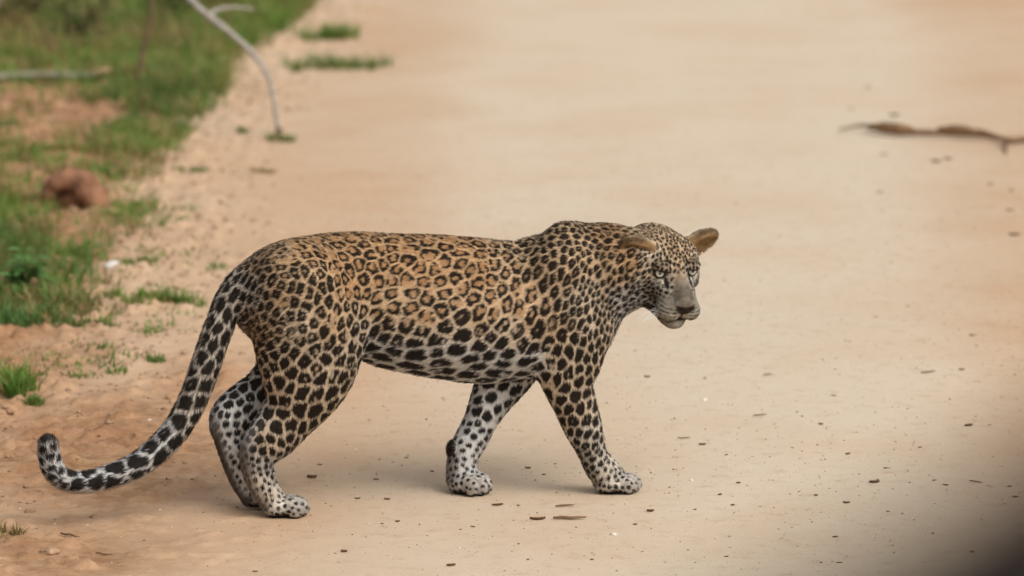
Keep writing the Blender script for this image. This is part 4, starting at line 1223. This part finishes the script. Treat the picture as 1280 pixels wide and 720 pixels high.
def flake(px, py, Lp, kind, i):
    """a curled scrap of dead leaf, a twig or a pale chip, Lp long in photo pixels"""
    c = ground_at(px, py); s = np.linalg.norm(c - CAM) / CAM_F; r = random.Random(900 + i); L = Lp * s * (0.9 if Lp > 12 else r.uniform(0.5, 0.9))
    az = r.uniform(-0.6, 0.6); z = gz(c[0], c[1])
    if kind == 'leaf':
        W = L * r.uniform(0.35, 0.75); vs_, fs = [], []
        curl = r.uniform(0.12, 0.30)
        for j, (t, w) in enumerate(((-.5, .15), (-.25, .8), (0, 1.0), (.25, .85), (.5, .1))):
            for k in (-1, 0, 1):
                vs_.append((L * t, k * W / 2 * w, 0.0015 + curl * W * abs(k) + curl * L * t * t * r.uniform(.4, 1.2)))
        n0_ = len(vs_); vs_ += [(x, y, zz_ - 0.0008) for x, y, zz_ in vs_]
        for j in range(4):
            for k in range(2):
                a = j * 3 + k; fs.append((a, a + 3, a + 4, a + 1)); fs.append((n0_ + a, n0_ + a + 1, n0_ + a + 4, n0_ + a + 3))
        o = mesh_obj('leaf_scrap', vs_, fs, dark_litter, None, True, (c[0], c[1], z)); tag(o, 'small curled brown leaf scrap lying on the pale sand', 'leaf', 'leaf scraps on the road')
    elif kind == 'twig':
        pth = [np.array([L * t, r.uniform(-.04, .04) * L, 0.004 + r.uniform(0, .04) * L]) for t in (-.5, -.25, 0, .25, .5)]
        rd = max(0.0018, min(0.004, L * 0.05)); v_, f_ = tube(pth, [rd * .7, rd, rd, rd * .9, rd * .5], 6)
        o = mesh_obj('twig', v_, f_, twig_mat, None, True, (c[0], c[1], z)); tag(o, 'thin dry brown twig lying on the pale sand', 'twig', 'twigs on the road')
    else:
        me = stone_mesh(L / 2, L / 2 * .7, L / 2 * .45, i, 0.3, 1); me.materials.append(white_rock if kind == 'pebble' else pale_litter)
        o = bpy.data.objects.new('pebble', me); col.objects.link(o); o.location = (c[0], c[1], z + L * .08); tag(o, 'tiny whitish pebble on the sandy road', 'pebble', 'white pebbles on the road')
    o.rotation_euler = (0, 0, az)
LITTER = [(1160, 468, 24, 'twig'), (1202, 464, 11, 'leaf'), (1211, 533, 14, 'leaf'), (1237, 532, 8, 'leaf'), (1093, 603, 15, 'leaf'), (1058, 629, 11, 'leaf'), (1220, 604, 20, 'twig'), (1182, 607, 11, 'leaf'), (1168, 601, 8, 'leaf'), (1107, 586, 9, 'leaf'),
 (878, 556, 12, 'leaf'), (855, 549, 18, 'twig'), (908, 569, 7, 'leaf'), (923, 604, 10, 'leaf'), (916, 632, 11, 'leaf'), (869, 638, 7, 'leaf'), (900, 619, 7, 'leaf'), (813, 640, 11, 'leaf'), (1044, 672, 8, 'leaf'), (908, 696, 7, 'leaf'), (1049, 704, 10, 'leaf'), (1215, 422, 8, 'leaf'),
 (881, 474, 8, 'leaf'), (809, 472, 10, 'leaf'), (1042, 495, 8, 'leaf'), (1026, 531, 7, 'leaf'), (1060, 568, 9, 'leaf'), (1269, 622, 10, 'leaf'), (1262, 609, 8, 'leaf'), (864, 601, 12, 'pebble'), (880, 500, 10, 'pebble'),
 (706, 634, 28, 'twig'), (672, 650, 22, 'leaf'), (712, 650, 46, 'twig'), (591, 659, 11, 'leaf'), (564, 707, 13, 'leaf'), (814, 640, 9, 'leaf'), (794, 656, 8, 'leaf'), (574, 685, 8, 'pebble'), (767, 669, 12, 'pebble'), (445, 562, 8, 'pebble'), (497, 652, 9, 'leaf'), (484, 625, 9, 'leaf'), (447, 624, 10, 'leaf'), (837, 610, 7, 'leaf'),
 (241, 601, 9, 'leaf'), (88, 672, 34, 'twig'), (319, 714, 12, 'leaf'), (187, 530, 9, 'pebble'), (200, 638, 7, 'pebble'), (130, 692, 26, 'twig'), (622, 632, 16, 'leaf'), (648, 632, 10, 'leaf'), (508, 573, 10, 'leaf'), (540, 590, 9, 'leaf'), (470, 600, 9, 'leaf'), (660, 586, 10, 'leaf'), (680, 594, 9, 'leaf'), (390, 598, 14, 'leaf'), (400, 582, 9, 'leaf'),
 (1215, 690, 9, 'leaf'), (1110, 640, 6, 'leaf'), (990, 560, 6, 'leaf'), (960, 470, 14, 'twig'), (950, 520, 20, 'twig'), (740, 700, 8, 'leaf'), (660, 700, 8, 'leaf'), (430, 690, 10, 'leaf'), (1020, 620, 6, 'leaf'), (1150, 560, 7, 'leaf')]
for i, (a, b, L, k) in enumerate(LITTER): flake(a, b, L, k, i)

# fallen branch lying across the right of the road
fb = ground_at(1160, 172)
def fp(px, py, z): p = ground_at(px, py); return np.array([p[0], p[1], z]) - np.array([fb[0], fb[1], 0])
fbr = empty('fallen_branch', (fb[0], fb[1], 0)); tag(fbr, 'dark broken branch lying across the right side of the road', 'branch')
pth = resample(np.array([fp(1050, 166, .015), fp(1078, 163, .02), fp(1100, 168, .018), fp(1125, 171, .02), fp(1160, 172, .02), (fp(1190, 173, .022)), fp(1222, 174, .025), fp(1245, 178, .02), fp(1262, 182, .02), fp(1285, 180, .018), fp(1330, 184, .015)]), 3)
rd = np.interp(np.linspace(0, 1, len(pth)), [0, .1, .3, .45, .6, .72, .8, 1], [0.004, 0.007, 0.015, 0.011, 0.018, 0.009, 0.011, 0.013])
v_, f_ = tube(pth, rd, 7); mesh_obj('limb', v_, f_, twig_mat, fbr)
v_, f_ = tube([fp(1256, 182, .02), fp(1258, 188, .02), fp(1257, 194, .006)], [0.009, 0.007, 0.004], 5); mesh_obj('twig', v_, f_, twig_mat, fbr)
bark = noisy_mat('branch_bark', s2l(92, 70, 52), s2l(140, 108, 72), 26, 0.9, 0.5)
for a, b in (((1085, 168), (1140, 172)), ((1172, 172), (1222, 175))):
    p, q = fp(*a, .03), fp(*b, .03); v_, f_ = tube([p, (p * 2 + q) / 3 + (0, 0, .004), (p + 2 * q) / 3 + (0, 0, .004), q], [0.010, 0.019, 0.019, 0.012], 7); mesh_obj('bark', v_, f_, bark, fbr)
for i, (px, py, L) in enumerate(((1105, 193, 10), (1170, 203, 14), (1185, 200, 12), (1238, 230, 10), (1264, 238, 12), (1262, 264, 12), (1268, 296, 14), (1118, 144, 14), (1064, 136, 10), (1085, 108, 12), (1100, 240, 12))):
    flake(px, py, L, 'leaf', 200 + i)

# grit: tiny stones and crumbs that nobody could count
def grit(name, n, xr, yr, size, mat, label, seed, weight=None):
    r = np.random.default_rng(seed)
    x = r.uniform(*xr, n); y = r.uniform(*yr, n)
    if weight is not None:
        k = r.random(n) < weight(x, y); x, y = x[k], y[k]
    n = len(x); z = ground_h(x, y); s = size * np.exp(np.clip(r.normal(0, 0.42, n), -1, 0.8))
    oc = np.array([(1, 0, 0), (-1, 0, 0), (0, 1, 0), (0, -1, 0), (0, 0, 1), (0, 0, -1)], float)
    P = oc[None] * (s[:, None] * r.uniform(0.55, 1.25, (n, 6)))[:, :, None] * np.array([1.15, 0.9, 0.6])
    a = r.uniform(0, 6.28, n); ca_, sa_ = np.cos(a)[:, None], np.sin(a)[:, None]
    P = np.stack([P[..., 0] * ca_ - P[..., 1] * sa_, P[..., 0] * sa_ + P[..., 1] * ca_, P[..., 2]], 2)
    P += np.stack([x, y, z + s * 0.2], 1)[:, None, :]
    F = np.array([(0, 2, 4), (2, 1, 4), (1, 3, 4), (3, 0, 4), (2, 0, 5), (1, 2, 5), (3, 1, 5), (0, 3, 5)])
    T = (np.arange(n) * 6)[:, None, None] + F[None]
    tag(np_mesh(name, P.reshape(-1, 3), T.reshape(-1, 3), mat, None, False), label, 'gravel', kind='stuff')
grit('grit', 9000, (-2.2, 2.4), (-1.3, 7.0), 0.0019, soil_rock, 'fine brown grit scattered over the road', 5)
grit('grit', 2600, (-2.0, 2.2), (-1.3, 6.0), 0.0020, pale_litter, 'fine whitish grit scattered over the road', 6)
grit('leaf_crumbs', 1500, (-1.6, 2.2), (-1.3, 6.0), 0.0022, dark_litter, 'dark crumbs of leaf litter sprinkled over the road', 8)
grit('soil_crumbs', 26000, (-3.2, 0.2), (-1.4, 9.0), 0.0060, soil_rock, 'loose crumbs of brown soil beside the road', 7, lambda x, y: rough_mask(x, y) * (0.35 + 0.65 * (fbm(np.stack([x, y, x * 0], 1), 2.2, 71, 2) > 0)) * sstep(0.9, 0.0, x - verge_x(y)))
# ------------------------------------------------------------------ the open jeep the picture is taken from
# the photographer stands behind its cab; only the edge of the cab roof reaches into the corner of the view, far out of focus
JF = np.array([0.388, 0.922, 0.0]); JL = np.array([-0.922, 0.388, 0.0])
JO = np.array([0.062, -10.70, 0.0]) - 0.775 * JL
jeep = empty('jeep', JO, math.atan2(JF[1], JF[0])); tag(jeep, 'dark open safari jeep whose cab roof edge blurs into the road', 'jeep')
paint = noisy_mat('dark_green_paint', (0.012, 0.012, 0.010), (0.018, 0.018, 0.014), 8, 0.55, 0.05, spec=0.3)
canvas = noisy_mat('black_canvas', (0.012, 0.007, 0.005), (0.022, 0.014, 0.009), 60, 0.95, 0.2, spec=0.1)
rubber = noisy_mat('tyre_rubber', (0.012, 0.012, 0.012), (0.02, 0.02, 0.02), 60, 0.9, 0.2)
steel = noisy_mat('wheel_steel', (0.25, 0.25, 0.24), (0.35, 0.35, 0.34), 30, 0.5, 0.1)
lens_m = noisy_mat('lamp_glass', (0.55, 0.55, 0.52), (0.7, 0.7, 0.68), 30, 0.15, 0, spec=0.6)
glass_m, _n, _l, _b = node_mat('windscreen_glass'); _b.inputs['Transmission Weight'].default_value = 1.0; _b.inputs['Roughness'].default_value = 0.02; _b.inputs['Base Color'].default_value = (0.9, 0.95, 0.93, 1)
def jbox(name, x0, x1, y0, y1, z0, z1, mat, bev=0.03, parent=None, taper=0.0):
    import bmesh
    bm = bmesh.new(); bmesh.ops.create_cube(bm, size=1.0)
    for v in bm.verts:
        k = 1 - taper * (v.co.z + 0.5)
        v.co = ((x0 + x1) / 2 + v.co.x * (x1 - x0), ((y0 + y1) / 2 + v.co.y * (y1 - y0) * k), (z0 + z1) / 2 + v.co.z * (z1 - z0))
    bmesh.ops.bevel(bm, geom=bm.edges[:], offset=bev, segments=3, affect='EDGES', profile=0.5)
    me = bpy.data.meshes.new(name); bm.to_mesh(me); bm.free(); me.materials.append(mat)
    o = bpy.data.objects.new(name, me); col.objects.link(o); o.parent = parent or jeep
    return o
jbox('body', -2.5, 1.05, -0.76, 0.76, 0.55, 1.20, paint, 0.06)
jbox('bonnet', 1.06, 2.25, -0.62, 0.62, 0.62, 1.16, paint, 0.08, taper=0.08)
jbox('cab_roof', -0.62, 1.12, -0.775, 0.775, 2.215, 2.28, canvas, 0.03)
jbox('bumper', 2.28, 2.40, -0.78, 0.78, 0.50, 0.64, steel, 0.02)
for s in (-1, 1):
    jbox('pillar', 1.00, 1.06, s * 0.72 - 0.03, s * 0.72 + 0.03, 1.18, 2.22, paint, 0.01)
    jbox('pillar', -0.60, -0.54, s * 0.72 - 0.03, s * 0.72 + 0.03, 1.18, 2.22, paint, 0.01)
    jbox('mudguard', 1.22, 2.20, s * 0.70 - 0.10, s * 0.70 + 0.10, 0.80, 0.94, paint, 0.05)
    v_, f_ = tube([(2.24, s * 0.46, 0.92), (2.30, s * 0.46, 0.92)], [0.09, 0.085], 16); mesh_obj('headlight', v_, f_, lens_m, jeep, False)
    for wx in (1.70, -1.65):
        t = []
        for rr_, yy_ in ((0.22, -.10), (0.35, -.10), (0.375, -.06), (0.375, .06), (0.35, .10), (0.22, .10)):
            t.append((rr_, yy_))
        vs_, fs = [], []; n_ = 28
        for i in range(n_):
            a = 2 * math.pi * i / n_
            for rr_, yy_ in t: vs_.append((rr_ * math.cos(a), yy_, rr_ * math.sin(a)))
        for i in range(n_):
            for j in range(6):
                fs.append((i * 6 + j, ((i + 1) % n_) * 6 + j, ((i + 1) % n_) * 6 + (j + 1) % 6, i * 6 + (j + 1) % 6))
        w_ = mesh_obj('wheel', vs_, fs, rubber, jeep); w_.location = (wx, s * 0.72, 0.372)
        v_, f_ = tube([(0, -.06, 0), (0, .06, 0)], [0.225, 0.225], 24); mesh_obj('rim', v_, f_, steel, w_, False)
jbox('windscreen', 1.02, 1.035, -0.68, 0.68, 1.24, 2.16, glass_m, 0.003)
jbox('seat', -0.4, 0.1, -0.66, -0.08, 1.1, 1.42, canvas, 0.05); jbox('seat', -0.4, 0.1, 0.08, 0.66, 1.0, 1.32, canvas, 0.05)
